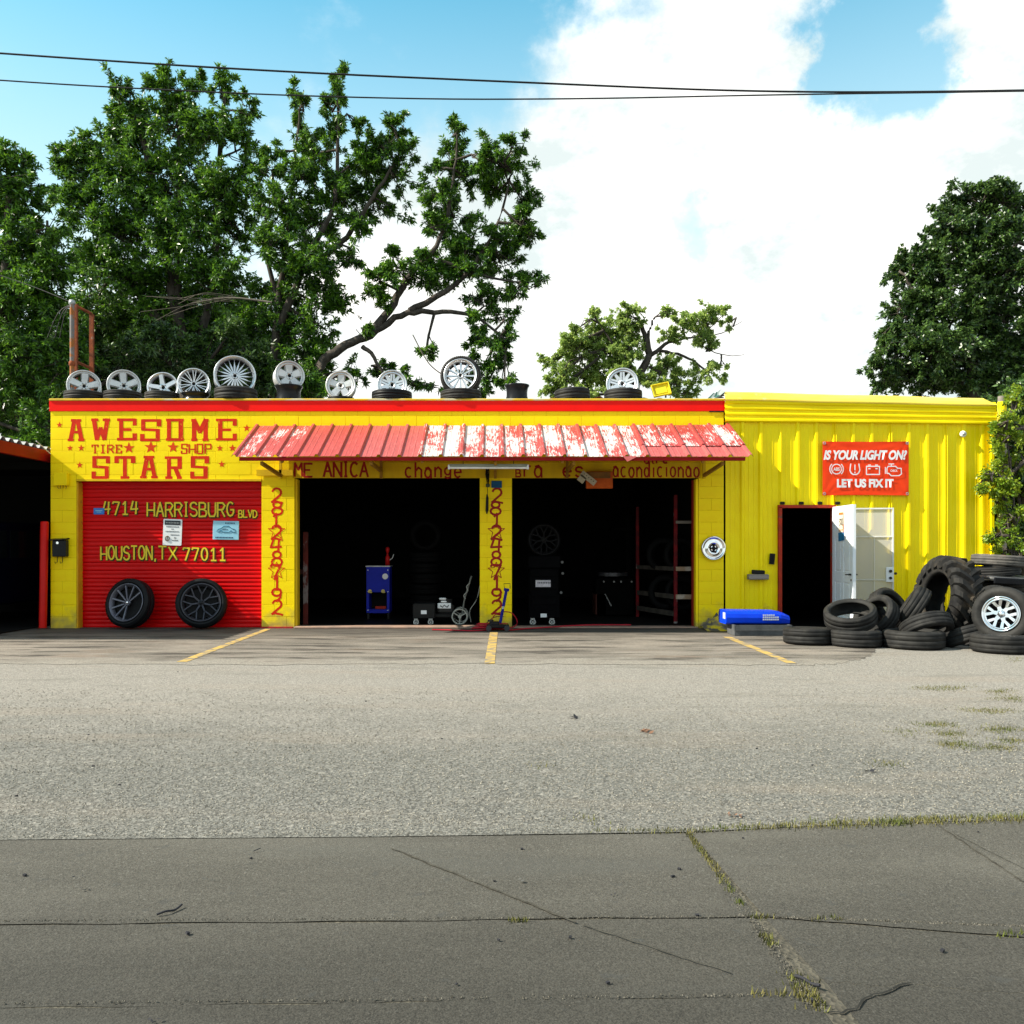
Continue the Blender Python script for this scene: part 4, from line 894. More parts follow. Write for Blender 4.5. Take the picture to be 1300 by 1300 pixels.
def text_obj(txt, px0, px1, py0, py1, Y, mat, parent, bold=.03, shear=0.0, name='printed_text'):
    cu = bpy.data.curves.new('t', 'FONT'); cu.body = txt; cu.offset = bold; cu.shear = shear; cu.space_character = .98; o = bpy.data.objects.new('t', cu); COL.objects.link(o)
    dg = bpy.context.evaluated_depsgraph_get(); me = bpy.data.meshes.new_from_object(o.evaluated_get(dg)); bpy.data.objects.remove(o)
    co = np.zeros(len(me.vertices) * 3); me.vertices.foreach_get('co', co); co = co.reshape(-1, 3); mn, mxx = co.min(0), co.max(0)
    X = PX(px0, Y) + (co[:, 0] - mn[0]) / (mxx[0] - mn[0]) * (PX(px1, Y) - PX(px0, Y)); Z = PZ(py1, Y) + (co[:, 1] - mn[1]) / (mxx[1] - mn[1]) * (PZ(py0, Y) - PZ(py1, Y))
    out = np.stack([X, np.full(len(X), Y), Z], -1); me.vertices.foreach_set('co', out.ravel()); me.update(); me.materials.clear(); me.materials.append(mat); me.name = name
    return link(name, me, parent)
text_obj('IS YOUR LIGHT ON?', 1045.5, 1151.5, 571.5, 583.8, BY, WHTB, ban, .045, .25)
text_obj('LET US FIX IT', 1062.5, 1134.5, 608, 619, BY, WHTB, ban, .05)
def icon(lines, w, nm='warning_symbol'): return painted(nm, lines, w, BY, WHTB, ban)
def ci(cx, cy, r, a0=0, a1=360, n=18): return [(cx + r * math.cos(R(a0 + (a1 - a0) * i / n)), cy + r * math.sin(R(a0 + (a1 - a0) * i / n))) for i in range(n + 1)]
icon([ci(1062, 595.5, 6.2), ci(1062, 595.5, 8.6, -45, 45, 8), ci(1062, 595.5, 8.6, 135, 225, 8)], 1.2)
text_obj('ABS', 1058, 1066, 593.3, 597.8, BY, WHTB, ban, .03)
icon([[(1080, 589), (1079.5, 593), (1079, 597), (1080.5, 600.5), (1083, 602.3), (1087.5, 602.3), (1090, 600.5), (1091.5, 597), (1091, 593), (1090.3, 589)], [(1085.3, 590), (1085.3, 597)], [(1085.3, 599), (1085.3, 600.2)]], 1.5)
icon([[(1100, 592), (1100, 602.3), (1116.5, 602.3), (1116.5, 592), (1100, 592)], [(1102, 590.4), (1105.5, 590.4)], [(1111, 590.4), (1114.5, 590.4)], [(1102.4, 595), (1105, 595)], [(1111.5, 595), (1114, 595)]], 1.3)
icon([[(1128, 589), (1135, 589)], [(1131.5, 589), (1131.5, 591.5)], [(1127.5, 592), (1137, 592), (1139.5, 594.5), (1144, 594.5), (1144.5, 601.5), (1141.5, 603.8), (1131.5, 604), (1128.5, 601), (1126, 601), (1126, 594.5), (1127.5, 592)], [(1124, 593), (1124, 601.5)]], 1.3)
text_obj('CHECK', 1130.5, 1139.5, 596, 599, BY, WHTB, ban, .03)
m_ = MB()
for x in (bx0 + .03, bx1 - .03):
    for z in (bz0 + .03, bz1 - .03): m_.lathe([(.012, 0), (.02, .004), (.026, 0)], 12, mat=Matrix.Translation((x, -.066, z)) @ Matrix.Rotation(R(90), 4, 'X'))
m_.build('eyelet', GRYM, ban)
# wooden post at the end of the annex
t = thing('utility_stub', 'grey timber post with yellow paint at the right end of the metal annex', 'post', (PX(1272, .35), .35, 0))
MB().tube([(0, 0, 0), (0, 0, 3.8), (0, 0, PZ(503, .35))], [.075, .07, .066], 14).build('post_shaft', WOODG, t)
MB().lathe([(.071, 3.5), (.0715, 3.86), (.0712, 3.95)], 14, sip={2: .003}).build('yellow_paint_band', YEL, t)

# ------------------------------------------------------------------ tyres and wheels (axis along local z)
def tyre_mb(Ro, Ri, w, n=120):
    h = Ro - Ri; z = w / 2
    p = [(Ri, -z * .72), (Ri + .02, -z * .80), (Ri + h * .35, -z), (Ri + h * .6, -z * .99), (Ro - .035, -z * .93), (Ro - .012, -z * .84), (Ro - .004, -z * .78),
         (Ro - .001, -z * .56), (Ro - .006, -z * .53), (Ro - .006, -z * .49), (Ro, -z * .44), (Ro, -z * .03), (Ro - .006, -z * .02), (Ro - .006, z * .02), (Ro, z * .03),
         (Ro, z * .44), (Ro - .006, z * .49), (Ro - .006, z * .53), (Ro - .001, z * .56), (Ro - .004, z * .78), (Ro - .012, z * .84), (Ro - .035, z * .93),
         (Ri + h * .6, z * .99), (Ri + h * .35, z), (Ri + .02, z * .80), (Ri, z * .72), (Ri + .012, z * .62), (Ri + h * .5, z * .84), (Ro - .03, z * .62), (Ro - .022, 0), (Ro - .03, -z * .62), (Ri + h * .5, -z * .84), (Ri + .012, -z * .62)]
    return MB().lathe(p, n, closed=True, sip={5: .008, 6: .008, 19: .008, 20: .008, 4: .005, 21: .005, 7: .004, 18: .004, 10: .002, 11: .002, 14: .002, 15: .002})
_tm = {}
def tyre_mesh(Ro, Ri, w, mat=TYRE):
    k = (Ro, Ri, w, mat.name)
    if k not in _tm: _tm[k] = tyre_mb(Ro, Ri, w).mesh('tyre', mat)
    return _tm[k]
def tyre(label, loc, rot, Ro=.33, Ri=.205, w=.215, group='loose tyres in the pile by the annex', mat=TYRE):
    o = link('tyre', tyre_mesh(Ro, Ri, w, mat), None, loc, rot); return tag(o, label, 'tyre', group)
def rim_parts(root, Rr, w, style, mat, dark=HOLE, tag_disc=False, seed=0):
    """alloy rim with its face towards +z; root carries barrel, spokes and hub"""
    rs = random.Random(seed); z = w / 2
    b = [(Rr - .035, z - .03), (Rr - .022, z - .012), (Rr - .012, z), (Rr, z), (Rr + .004, z - .008), (Rr - .014, z - .022), (Rr - .03, z - .04), (Rr - .045, z - .09), (Rr - .045, -z + .08), (Rr - .02, -z + .03), (Rr, -z + .01), (Rr, -z), (Rr - .014, -z + .004), (Rr - .05, -z + .06), (Rr - .057, 0), (Rr - .05, z - .06)]
    MB().lathe(b, 56, closed=True).build('rim_barrel', mat, root)
    MB().lathe([(Rr - .0585, z - .07), (Rr - .0585, -z + .05), (Rr - .04, -z + .015)], 48).build('barrel_shade_liner', M('inner_shade', (.012, .012, .013), None, 5, .8), root)  # near-black liner: brake dust plus shade painted in behind the spokes
    m_ = MB(); ri, ro = .05, Rr - .03; fz0, fz1 = z - .045, z - .02
    def spoke(a, w0, w1, t=.022, r0=ri, r1=ro, z0=fz0, z1=fz1, tw=0.0, dz=None):
        ca, sa = math.cos(a), math.sin(a); c2, s2 = math.cos(a + tw), math.sin(a + tw); vl = []
        for (r, ww, zz, c, s_) in ((r0, w0, z0, ca, sa), (r1, w1, z1, c2, s2)):
            for sx, sz, k in ((-1, 0, 1), (1, 0, 1), (.72, 1, 1), (-.72, 1, 1)):
                vl.append((r * c - sx * ww / 2 * s_, r * s_ + sx * ww / 2 * c, zz - t * (1 - sz)))
        m_.add(vl, [(0, 1, 2, 3), (4, 7, 6, 5), (0, 4, 5, 1), (1, 5, 6, 2), (2, 6, 7, 3), (3, 7, 4, 0)])
    a0 = math.pi / 2 + rs.uniform(-.1, .1)
    if style == 'wide5':
        for i in range(5): spoke(a0 + i * 1.2566, .115, .15, .03)
        m_.lathe([(Rr - .05, fz1), (Rr - .03, fz1 + .004), (Rr - .02, fz1 - .02), (Rr - .05, fz1 - .02)], 48, closed=True)
    elif style == 'flat5':
        for i in range(5): spoke(a0 + .25 + i * 1.2566, .10, .085, .03)
    elif style == 'pair10':
        for i in range(10):
            for s in (-.055, .055): spoke(a0 + i * .6283 + s * 1.3, .014, .017, .016, tw=s * .8)
    elif style == 'blade':
        for i in range(20): spoke(a0 + i * .31416, .018, .004, .02, r1=ro * .92, z0=fz0 - .03, z1=fz1 - .05); spoke(a0 + i * .31416, .022, .034, .016, r0=.05, r1=ro * .55, z0=fz0 - .01, z1=fz0 - .02); spoke(a0 + i * .31416, .034, .004, .016, r0=ro * .55, r1=ro * .86, z0=fz0 - .02, z1=fz0 - .04)
    elif style in ('pocket5', 'pocket5b'):
        ww = .19 if style == 'pocket5' else .16
        for i in range(5): spoke(a0 + i * 1.2566, .125, ww, .03)
        m_.lathe([(Rr - .06, fz1), (Rr - .03, fz1 + .004), (Rr - .02, fz1 - .02), (Rr - .06, fz1 - .02)], 48, closed=True)
    elif style == 'tri5':
        for i in range(5):
            spoke(a0 + .63 + i * 1.2566, .10, .05, .03); spoke(a0 + .63 + i * 1.2566 - .12, .05, .05, .03, tw=-.42); spoke(a0 + .63 + i * 1.2566 + .12, .05, .05, .03, tw=.42)
        m_.lathe([(Rr - .065, fz1), (Rr - .03, fz1 + .004), (Rr - .02, fz1 - .02), (Rr - .065, fz1 - .02)], 48, closed=True)
    elif style == 'multi12':
        for i in range(12): spoke(a0 + i * .5236, .022, .044, .022, z0=fz0 - .02, z1=fz1 - .05)
    elif style == 'thin11':
        for i in range(11):
            if i in (3, 4, 5) and seed == 77: continue
            spoke(a0 + .15 - i * .5712, .026, .034, .02, z0=fz0, z1=fz1)
    elif style == 'wye':
        for i in range(7):
            a = a0 + i * .8976; spoke(a, .034, .03, .024, r1=ro * .52); spoke(a, .03, .022, .02, r0=ro * .5, tw=.26); spoke(a, .03, .022, .02, r0=ro * .5, tw=-.26)
    elif style == 'chunk6':
        for i in range(6):
            a = a0 + .3 + i * 1.0472; spoke(a, .075, .06, .035, r1=ro * .6, z0=fz0 + .01, z1=fz1 - .01); spoke(a - .12, .045, .06, .03, r0=ro * .5, tw=-.16, z0=fz1 - .01); spoke(a + .12, .045, .06, .03, r0=ro * .5, tw=.16, z0=fz1 - .01)
        m_.lathe([(Rr - .05, fz1), (Rr - .03, fz1 + .01), (Rr - .02, fz1 - .02), (Rr - .05, fz1 - .02)], 48, closed=True)
    m_.build('spokes', mat, root)
    hr = .075 if style in ('wide5', 'flat5', 'pocket5', 'pocket5b', 'tri5', 'chunk6') else .055
    MB().lathe([(.0, fz0 - .015), (.028, fz0 - .015), (.032, fz0 + .006), (hr - .008, fz0 + .006), (hr, fz0 - .002), (hr, fz0 - .03), (0, fz0 - .03)], 28).build('hub', mat, root)
    m_ = MB(); m_.cyl((0, 0, fz0 - .008), .026, .02, 'Z', 14)
    nl = 6 if style == 'wide5' else 5
    for i in range(nl): a = a0 + .5 + i * 2 * math.pi / nl; m_.cyl((.05 * math.cos(a), .05 * math.sin(a), fz0 + .006), .008, .006, 'Z', 8)
    m_.build('lug_holes', dark, root)
    MB().lathe([(Rr - .06, -z + .12), (.03, -z + .10), (.0, -z + .10)], 32).build('shade_disc', M('inner_shade', (.012, .012, .013), None, 5, .8), root) if tag_disc else None  # dark disc added behind the spokes in place of shade

# things along the roof edge
RY = .30; RZ = PZ(506)
def roof_tyre(label, px0, px1, h, Y=RY, mat=TYRE, name='tyre', tilt=0.0):
    r = (PX(px1, Y) - PX(px0, Y)) / 2; o = link(name, tyre_mesh(round(r, 3), round(r * .64, 3), h, mat), None, ((PX(px0, Y) + PX(px1, Y)) / 2, Y, RZ + h / 2 - .01), (tilt, 0, random.uniform(0, 6)))
    return tag(o, label, 'tyre', 'wheels and tyres along the roof edge')
def roof_rim(label, cx, top, diam, style, w, mat, yaw, tilt=8, seed=0, Y=None, tyre_r=None, base=None):
    Y = RY + .02 if Y is None else Y; r = diam / 2 * (D0 + Y) / FOC; zc = PZ(top, Y) - (tyre_r or r)
    t = thing('alloy_rim' if not tyre_r else 'wheel', label, 'rim' if not tyre_r else 'wheel', (PX(cx, Y), Y, zc), (R(90 - tilt), 0, R(yaw)), 'wheels and tyres along the roof edge')
    t.rotation_euler = (Matrix.Rotation(R(yaw), 3, 'Z') @ Matrix.Rotation(R(90 - tilt), 3, 'X')).to_euler()
    rim_parts(t, r, w, style, mat, seed=seed)
    if tyre_r: link('tyre', tyre_mesh(round(tyre_r, 3), round(r - .005, 3), w * .95, TYRE), t)
    return t
random.seed(31)
roof_tyre('black tyre at the far left roof end, below the first silver rim', 83, 131, .175)
roof_tyre('black tyre lying on the roof edge below the second silver rim from the left', 133, 179, .18)
roof_tyre('black tyre lying on the roof edge below the third rim with five flat spokes', 185, 227, .165)
roof_tyre('black tyre lying on the roof edge below the large rim with many blades', 273, 326, .235)
roof_tyre('black tyre lying on the roof edge, half hiding the silver rim with triangular holes', 472, 523, .185, mat=TYRED)
roof_tyre('black tyre lying on the roof edge below the complete silver wheel', 559, 611, .195)
roof_tyre('black tyre lying alone on the left part of the rusty roof sheet', 704, 749, .22, tilt=R(-3))
roof_tyre('black tyre on the rusty roof sheet in front of a silver rim', 767, 815, .205)
roof_tyre('thin black tyre on the roof edge below the pale rim with five dark pockets', 417, 450, .08, mat=TYRED)
roof_rim('silver rim with five wide spokes at the far left roof end, by the rusty frame', 107, 471.5, 40, 'wide5', .20, ALUW, 22, 8, 1, Y=.38)
roof_rim('silver rim with five wide spokes, second from the left along the roof edge', 157.5, 471, 40, 'wide5', .20, ALUW, 20, 8, 2, Y=.38)
roof_rim('silver rim with five flat bolted spokes, third from the left along the roof edge', 208, 474, 38, 'flat5', .18, ALU, 8, 6, 3, Y=.36)
roof_rim('silver rim with thin paired spokes, fourth from the left along the roof edge', 246.5, 469, 39, 'pair10', .20, ALU, 12, 6, 4, Y=.36)
roof_rim('large silver rim with many narrow blades, fifth from the left along the roof edge', 298, 453.5, 51, 'blade', .25, ALU, 18, 8, 5, Y=.42)
roof_rim('white silver rim with five pockets standing on a black steel rim', 366.5, 460, 37, 'pocket5', .24, ALUW, 24, 6, 6, Y=.36)
roof_rim('pale rim with five dark pockets, seventh from the left on the roof', 433, 472, 37, 'pocket5b', .16, ALUW, 2, 10, 7, Y=.34)
roof_rim('silver rim with triangular holes half hidden by a tyre, left of the complete wheel', 498, 471, 37, 'tri5', .17, ALU, 4, 6, 8, Y=.36)
roof_rim('complete wheel with silver many spoke rim and tyre, standing tallest on the roof edge', 585, 452, 42, 'multi12', .20, ALU, -4, 8, 9, Y=.42, tyre_r=26 * 15.4 / FOC)
roof_rim('silver rim with triangular holes on the rusty roof sheet, rightmost rim', 790.5, 468.5, 40, 'tri5', .19, ALU, -14, 6, 10, Y=.40)
def steel_rim(label, px0, px1, y0, y1, Y=RY):
    r = (PX(px1, Y) - PX(px0, Y)) / 2; h = PZ(y0, Y) - PZ(y1, Y) + .02
    t = thing('steel_rim', label, 'rim', ((PX(px0, Y) + PX(px1, Y)) / 2, Y, RZ - .01), (0, 0, 0), 'wheels and tyres along the roof edge')
    MB().lathe([(r * .7, h), (r, h), (r, h - .02), (r * .9, h - .05), (r * .84, h * .6), (r * .84, h * .35), (r * .93, .03), (r * .95, 0), (r * .8, 0), (r * .78, h * .5)], 40, closed=True).build('rim_barrel', BLKG, t)
    MB().lathe([(0, h * .62), (r * .3, h * .62), (r * .6, h * .52), (r * .8, h * .5)], 24).build('rim_disc', BLK, t); return t
steel_rim('black steel rim lying flat under the white silver rim with five pockets', 349, 384, 486, 505)
steel_rim('black steel rim lying flat under the rim with thin paired spokes', 231, 266, 495, 505)
steel_rim('black steel rim lying alone on the roof edge, right of the complete wheel', 640.5, 672, 485, 505)
t = thing('rusty_roof_sheet', 'dark rusty corrugated sheet lying on the roof edge under two tyres', 'metal sheet', (PX(697, .3), .1, RZ + .0))
L_ = PX(841, .3) - PX(697, .3); vl = []; nn = 66
for j in range(2):
    for i in range(nn + 1): x = L_ * i / nn; vl.append((x, j * .62, .022 + .018 * math.sin(x * 24) + random.uniform(-.004, .004) + .012 * math.sin(x * 2.1)))
m_ = MB().add(vl, [(i, i + 1, nn + 2 + i, nn + 1 + i) for i in range(nn)]); o = m_.build('corrugated_sheet', RUSTD, t); o.modifiers.new('t', 'SOLIDIFY').thickness = .012
t = thing('yellow_tray', 'bright yellow plastic tray tipped up on the roof edge', 'tray', (PX(839, .35), .35, PZ(495.5, .35)), (R(72), R(-12), R(0)))
m_ = MB(); m_.box((0, 0, 0), (.30, .22, .012)); [m_.box((x, 0, .025), (.012, .23, .05)) for x in (-.15, .15)]; [m_.box((0, y, .025), (.30, .012, .05)) for y in (-.11, .11)]; m_.build('tray_body', M('tray_yellow', (.80, .66, .03), None, 5, .5), t); MB().box((0, 0, .012), (.2, .13, .012), ch=.004).build('tray_floor', _m['tray_yellow'], t)
t = thing('crumpled_flashing', 'crumpled grey green metal flashing at the joint of the two roofs', 'metal sheet', (PX(908, .1), .05, PZ(506)))
random.seed(9)
for k_ in range(4):
    a = [Vector((-.16 + .05 * k_, -.05, .0)), Vector((.13, -.05 - .02 * k_, .02 + .03 * k_)), Vector((.12, .15, .10 + .03 * k_)), Vector((-.02 + .03 * k_, .12, .12 + .015 * k_))]
    o = MB().add([p + Vector([random.uniform(-.02, .02)] * 3) for p in a], [(0, 1, 2, 3)]).build('torn_strip', M('flashing_grey' if k_ % 2 else 'flashing_green', (.32, .36, .35) if k_ % 2 else (.06, .14, .11), None, 8, .5, .3), t); o.modifiers.new('t', 'SOLIDIFY').thickness = .006

# two wheels leaning on the red door
def leaning(label, cx, cy, style, seed, mat, yaw, Ro=.42, lean=12):
    Y = -.16; t = thing('leaning_wheel', label, 'wheel', (PX(cx, Y), Y, Ro * math.cos(R(lean)) + .11 * math.sin(R(lean)) + .008), (0, 0, 0), 'wheels leaning on the red door')
    t.rotation_euler = (Matrix.Rotation(R(yaw), 3, 'Z') @ Matrix.Rotation(R(90 - lean), 3, 'X')).to_euler()
    link('tyre', tyre_mesh(Ro, .315, .24, TYRED), t); rim_parts(t, .325, .23, style, mat, seed=seed, tag_disc=True)
    return t
w1 = leaning('wheel with thin grey spokes and bright hub leaning on the red door', 165, 768, 'thin11', 77, GUN, -14); MB().lathe([(0, .10), (.02, .098), (.028, .085), (.03, .06)], 20).build('hub_cap', CHR, w1)
w2 = leaning('black wheel with Y shaped dark spokes leaning on the red door', 256, 768, 'wye', 3, GUND, 12); MB().lathe([(0, .085), (.04, .08), (.05, .06)], 20).build('hub_cap', BLKG, w2)

# ------------------------------------------------------------------ the tyre pile
def ori(az, tilt, spin=0):   # tilt away from lying flat, axis leaning towards compass az (0 = +x, -90 = towards the camera)
    ax = Vector((math.cos(R(az)) * math.sin(R(tilt)), math.sin(R(az)) * math.sin(R(tilt)), math.cos(R(tilt))))
    return (Vector((0, 0, 1)).rotation_difference(ax).to_matrix() @ Matrix.Rotation(R(spin), 3, 'Z')).to_euler()
def at(px, py, Y): return Vector((PX(px, Y), Y, PZ(py, Y)))
tyre('black tyre lying flat on the concrete just right of the grey and blue tubs', at(1026, 0, -2.45).xy.to_3d() + Vector((0, 0, .12)), ori(80, 2, 10), .345, .215, .235)
tyre('black tyre lying flat with a ragged edge, under the tilted open tyre', at(1086.5, 0, -2.75).xy.to_3d() + Vector((0, 0, .12)), ori(0, 0, 40), .345, .22, .235)
tyre('black tyre tilted with its open side up, left front of the pile', at(1079.5, 782, -2.62), ori(-122, 24, 30), .355, .255, .24)
tyre('black tyre half upright just behind the tilted open tyre', at(1112, 783, -2.35), ori(-158, 55, 80), .335, .225, .22)
tyre('black tyre at the back of the pile, before the mesh door', at(1129, 774, -1.9), ori(-60, 62, 20), .34, .22, .21)
tyre('tyre standing on edge in mid pile, worn tread to the left', at(1158, 772, -2.3), ori(158, 58, 60), .35, .22, .22)
tyre('black tyre lying askew on another, humped, in front of the tractor tyre', at(1176, 796, -2.85), ori(100, 30, 10), .345, .23, .215)
tyre('black tyre lying flat on the gravel below the humped tyre', at(1159.5, 0, -2.95).xy.to_3d() + Vector((0, 0, .125)), ori(0, 0, 70), .40, .26, .245)
tyre('tyre tipped between the flat tyre and the chrome wheel, ribbed tread forward', at(1226, 809, -2.85), ori(118, 24, 0), .32, .20, .225)
tyre('black tyre lying flat on the gravel under the chrome wheel at the right edge', at(1271, 0, -3.45).xy.to_3d() + Vector((0, 0, .125)), ori(0, 0, 15), .37, .24, .24)
tyre('dark tyre buried at the bottom of the pile behind the humped tyre', at(1140, 806, -2.3), ori(30, 10, 15), .34, .22, .21)
tyre('dark tyre standing behind the chrome wheel at the right edge of the pile', at(1262, 775, -2.5), ori(-100, 80, 15), .36, .22, .24)
# chrome wheel
t = thing('chrome_wheel', 'wheel with six spoke chrome rim standing on a flat tyre at the right edge', 'wheel', at(1274, 780, -3.25)); t.rotation_euler = (Matrix.Rotation(R(-46), 3, 'Z') @ Matrix.Rotation(R(84), 3, 'X')).to_euler()
link('tyre', tyre_mesh(.372, .225, .27, TYRE), t); rim_parts(t, .235, .25, 'chunk6', CHR, seed=5, tag_disc=True); MB().lathe([(0, .12), (.03, .118), (.045, .10), (.05, .08)], 20).build('hub_cap', CHR, t)
# stack behind at the right edge
zz = 0.0; labs = ['lowest', 'second', 'third', 'fourth', 'fifth']
for i, (dx, rr) in enumerate(((0, .40), (.04, .38), (-.04, .39), (.03, .38), (-.02, .38))):
    tyre('%s tyre from the ground in the stack behind the chrome wheel' % labs[i], (PX(1268, -1.7) + dx, -1.7, .095 + zz), ori(60 * i, 1.2, 33 * i), rr, .25, .178, 'tyres of the stack at the right edge'); zz += .176
t = thing('worn_bonnet', 'worn dark metal panel lying on the tyre stack at the right edge', 'metal panel', (PX(1276, -1.9), -1.9, zz + .055), (R(4), R(3), R(4)))
m_ = MB(); m_.box((0, -.02, 0), (.95, .86, .05), ch=.02); m_.build('panel_sheet', M('panel_dark', (.09, .095, .10), (.16, .165, .17), 7, .35, .3), t); MB().box((0, -.44, -.02), (.93, .03, .09), ch=.01).build('panel_lip', BLKG, t)
tyre('thin tyre between the dark panel and the topmost tyre at the right edge', (PX(1262, -1.8), -1.8, zz + .15), ori(180, 4, 10), .355, .24, .15, 'tyres of the stack at the right edge')
tyre('topmost tyre of the stack at the right edge, dusty with a reddish upper side', (PX(1268, -1.8), -1.8, zz + .305), ori(0, 4, 50), .375, .25, .165, 'tyres of the stack at the right edge', mat=M('dusty_tyre', (.06, .058, .054), (.11, .10, .09), 6, .8, bump=.3, dirt=(.20, .09, .05), dscale=3, dlo=.6, dhi=.7))

# tractor tyre
tt = thing('tractor_tyre', 'huge tractor tyre with deep slanting lugs leaning on the yellow metal wall', 'tractor tyre', at(1203, 766, -1.95))
RO, RI, TW = .625, .34, .44
tt.rotation_euler = (Matrix.Rotation(R(-86), 3, 'Z') @ Matrix.Rotation(R(82), 3, 'X')).to_euler(); tt.location.z = .625
zt_ = TW / 2
MB().lathe([(RI, -zt_ * .7), (RI + .03, -zt_ * .82), (RI + .14, -zt_), (RO - .12, -zt_ * .98), (RO - .075, -zt_ * .86), (RO - .06, -zt_ * .5), (RO - .055, 0), (RO - .06, zt_ * .5), (RO - .075, zt_ * .86), (RO - .12, zt_ * .98), (RI + .14, zt_), (RI + .055, zt_ * .86), (RI + .04, zt_ * .9), (RI + .03, zt_ * .82), (RI, zt_ * .7), (RI + .03, zt_ * .62), (RO - .09, zt_ * .7), (RO - .07, 0), (RO - .09, -zt_ * .7), (RI + .03, -zt_ * .6)], 96, closed=True).build('carcass', TREAD, tt)
NL = 20
for side in (-1, 1):
    for i in range(NL):
        a0 = 2 * math.pi * (i + (.5 if side > 0 else 0)) / NL; m_ = MB(); vl = []; steps = 7
        for j in range(steps + 1):
            f = j / steps; zc = side * (-.015 + (zt_ + .03) * f); a = a0 + .34 * f ** .85; rr = RO - .006 if f < .8 else RO - .006 - (f - .8) * .45; base = RO - .08 - max(0, f - .75) * .42
            hw_ = (.030 + .012 * f) / RO
            for (r_, aa) in ((base, a - hw_ * 1.5), (rr + .012, a - hw_), (rr + .012, a + hw_), (base, a + hw_ * 1.5)): vl.append((r_ * math.cos(aa), r_ * math.sin(aa), zc))
        m_.add(vl, [(j * 4 + k, j * 4 + k + 1, j * 4 + k + 5, j * 4 + k + 4) for j in range(steps) for k in range(3)] + [(0, 1, 2, 3), tuple(steps * 4 + q for q in (3, 2, 1, 0))]); m_.build('tread_lug', TREAD, tt)
MB().cyl((RI + .14, .06, zt_ + .002), .012, .008, 'Z', 8).build('valve_spot', WHT, tt)

# tubs by the doorway
t = thing('blue_container', 'low rounded blue plastic container with white print on a grey tub left of the doorway', 'container', (PX(957, -1.0), -1.0, .177)); W = PX(997, -1.0) - PX(917, -1.0)
m_ = MB(); vl = []; nS = 14; sec = [(-.20, 0), (-.24, .03), (-.25, .12), (-.235, .19), (-.19, .235), (-.10, .25), (.10, .25), (.19, .235), (.24, .15), (.22, 0)]
for i in range(nS + 1):
    u = i / nS; hh = .88 - .28 * max(0, (u - .75) / .25) ** 2 - .05 * u; wv = 1 - .12 * max(0, (u - .85) / .15); vl += [(-W / 2 + W * u, y * wv, z * hh) for y, z in sec]
k = len(sec); m_.add(vl, [(i * k + j, i * k + (j + 1) % k, (i + 1) * k + (j + 1) % k, (i + 1) * k + j) for i in range(nS) for j in range(k)] + [tuple(range(k)), tuple(range(nS * k, nS * k + k))[::-1]], False)
m_.build('container_shell', M('tub_blue', (.002, .045, .62), (.002, .036, .54), 3, .35), t); m_ = MB()
for r_ in range(3):
    for i in range(8 - (r_ == 0) * 2): m_.box((.08 + i * .032, -.252, .145 - r_ * .034), (.024, .006, .024))
m_.build('white_print', M('print_white', (.5, .55, .68), None, 5, .5), t); MB().box((-W / 2 - .001, -.12, .13), (.008, .14, .10)).build('end_print', M('print_white', None), t)
def tub(t, w, d, h, z, mat, slope=.03, name='tub_body'):
    m_ = MB(); o_ = [(-w / 2 + slope, -d / 2 + slope), (w / 2 - slope, -d / 2 + slope), (w / 2 - slope, d / 2 - slope), (-w / 2 + slope, d / 2 - slope)]; p_ = [(-w / 2, -d / 2), (w / 2, -d / 2), (w / 2, d / 2), (-w / 2, d / 2)]; q_ = [(x * .93, y * .9) for x, y in p_]
    vl = [(x, y, z) for x, y in o_] + [(x, y, z + h) for x, y in p_] + [(x, y, z + h) for x, y in q_] + [(x * .9, y * .9, z + .02) for x, y in o_]
    fl = [(0, 3, 2, 1)] + [(i, (i + 1) % 4, 4 + (i + 1) % 4, 4 + i) for i in range(4)] + [(4 + i, 4 + (i + 1) % 4, 8 + (i + 1) % 4, 8 + i) for i in range(4)] + [(8 + i, 8 + (i + 1) % 4, 12 + (i + 1) % 4, 12 + i) for i in range(4)] + [(12, 13, 14, 15)]
    m_.add(vl, fl); return m_.build(name, mat, t)
t = thing('grey_tub', 'weathered grey tub on the concrete under the blue tub', 'tub', (PX(961, -1.05), -1.15, .0)); tub(t, PX(997, -1.1) - PX(925, -1.1), .45, .165, .01, M('tub_grey', (.06, .065, .07), (.10, .105, .11), 5, .6), .01); MB().box((0, -.228, .10), (.9, .008, .012)).build('tub_rib', _m['tub_grey'], t)
# kerb wedge at the foot of the pier
m_ = MB(); random.seed(8); vl = []; g_ = 12
for j in range(g_ + 1):
    for i in range(g_ + 1):
        u, v = i / g_, j / g_; vl.append((PX(888) + .58 * u, -.02 - .55 * v, .008 + .24 * max(0, 1 - v * 1.1) * max(0, 1 - abs(u - .45) * 1.7) * (1 + random.uniform(-.25, .25))))
MB().add(vl, [(j * (g_ + 1) + i, j * (g_ + 1) + i + 1, (j + 1) * (g_ + 1) + i + 1, (j + 1) * (g_ + 1) + i) for j in range(g_) for i in range(g_)], True).build('cement_heap', M('heap', (.60, .45, .02), (.16, .14, .11), 5, .9, bump=.5, dirt=(.10, .09, .08), dscale=5, dlo=.48, dhi=.55), shop)

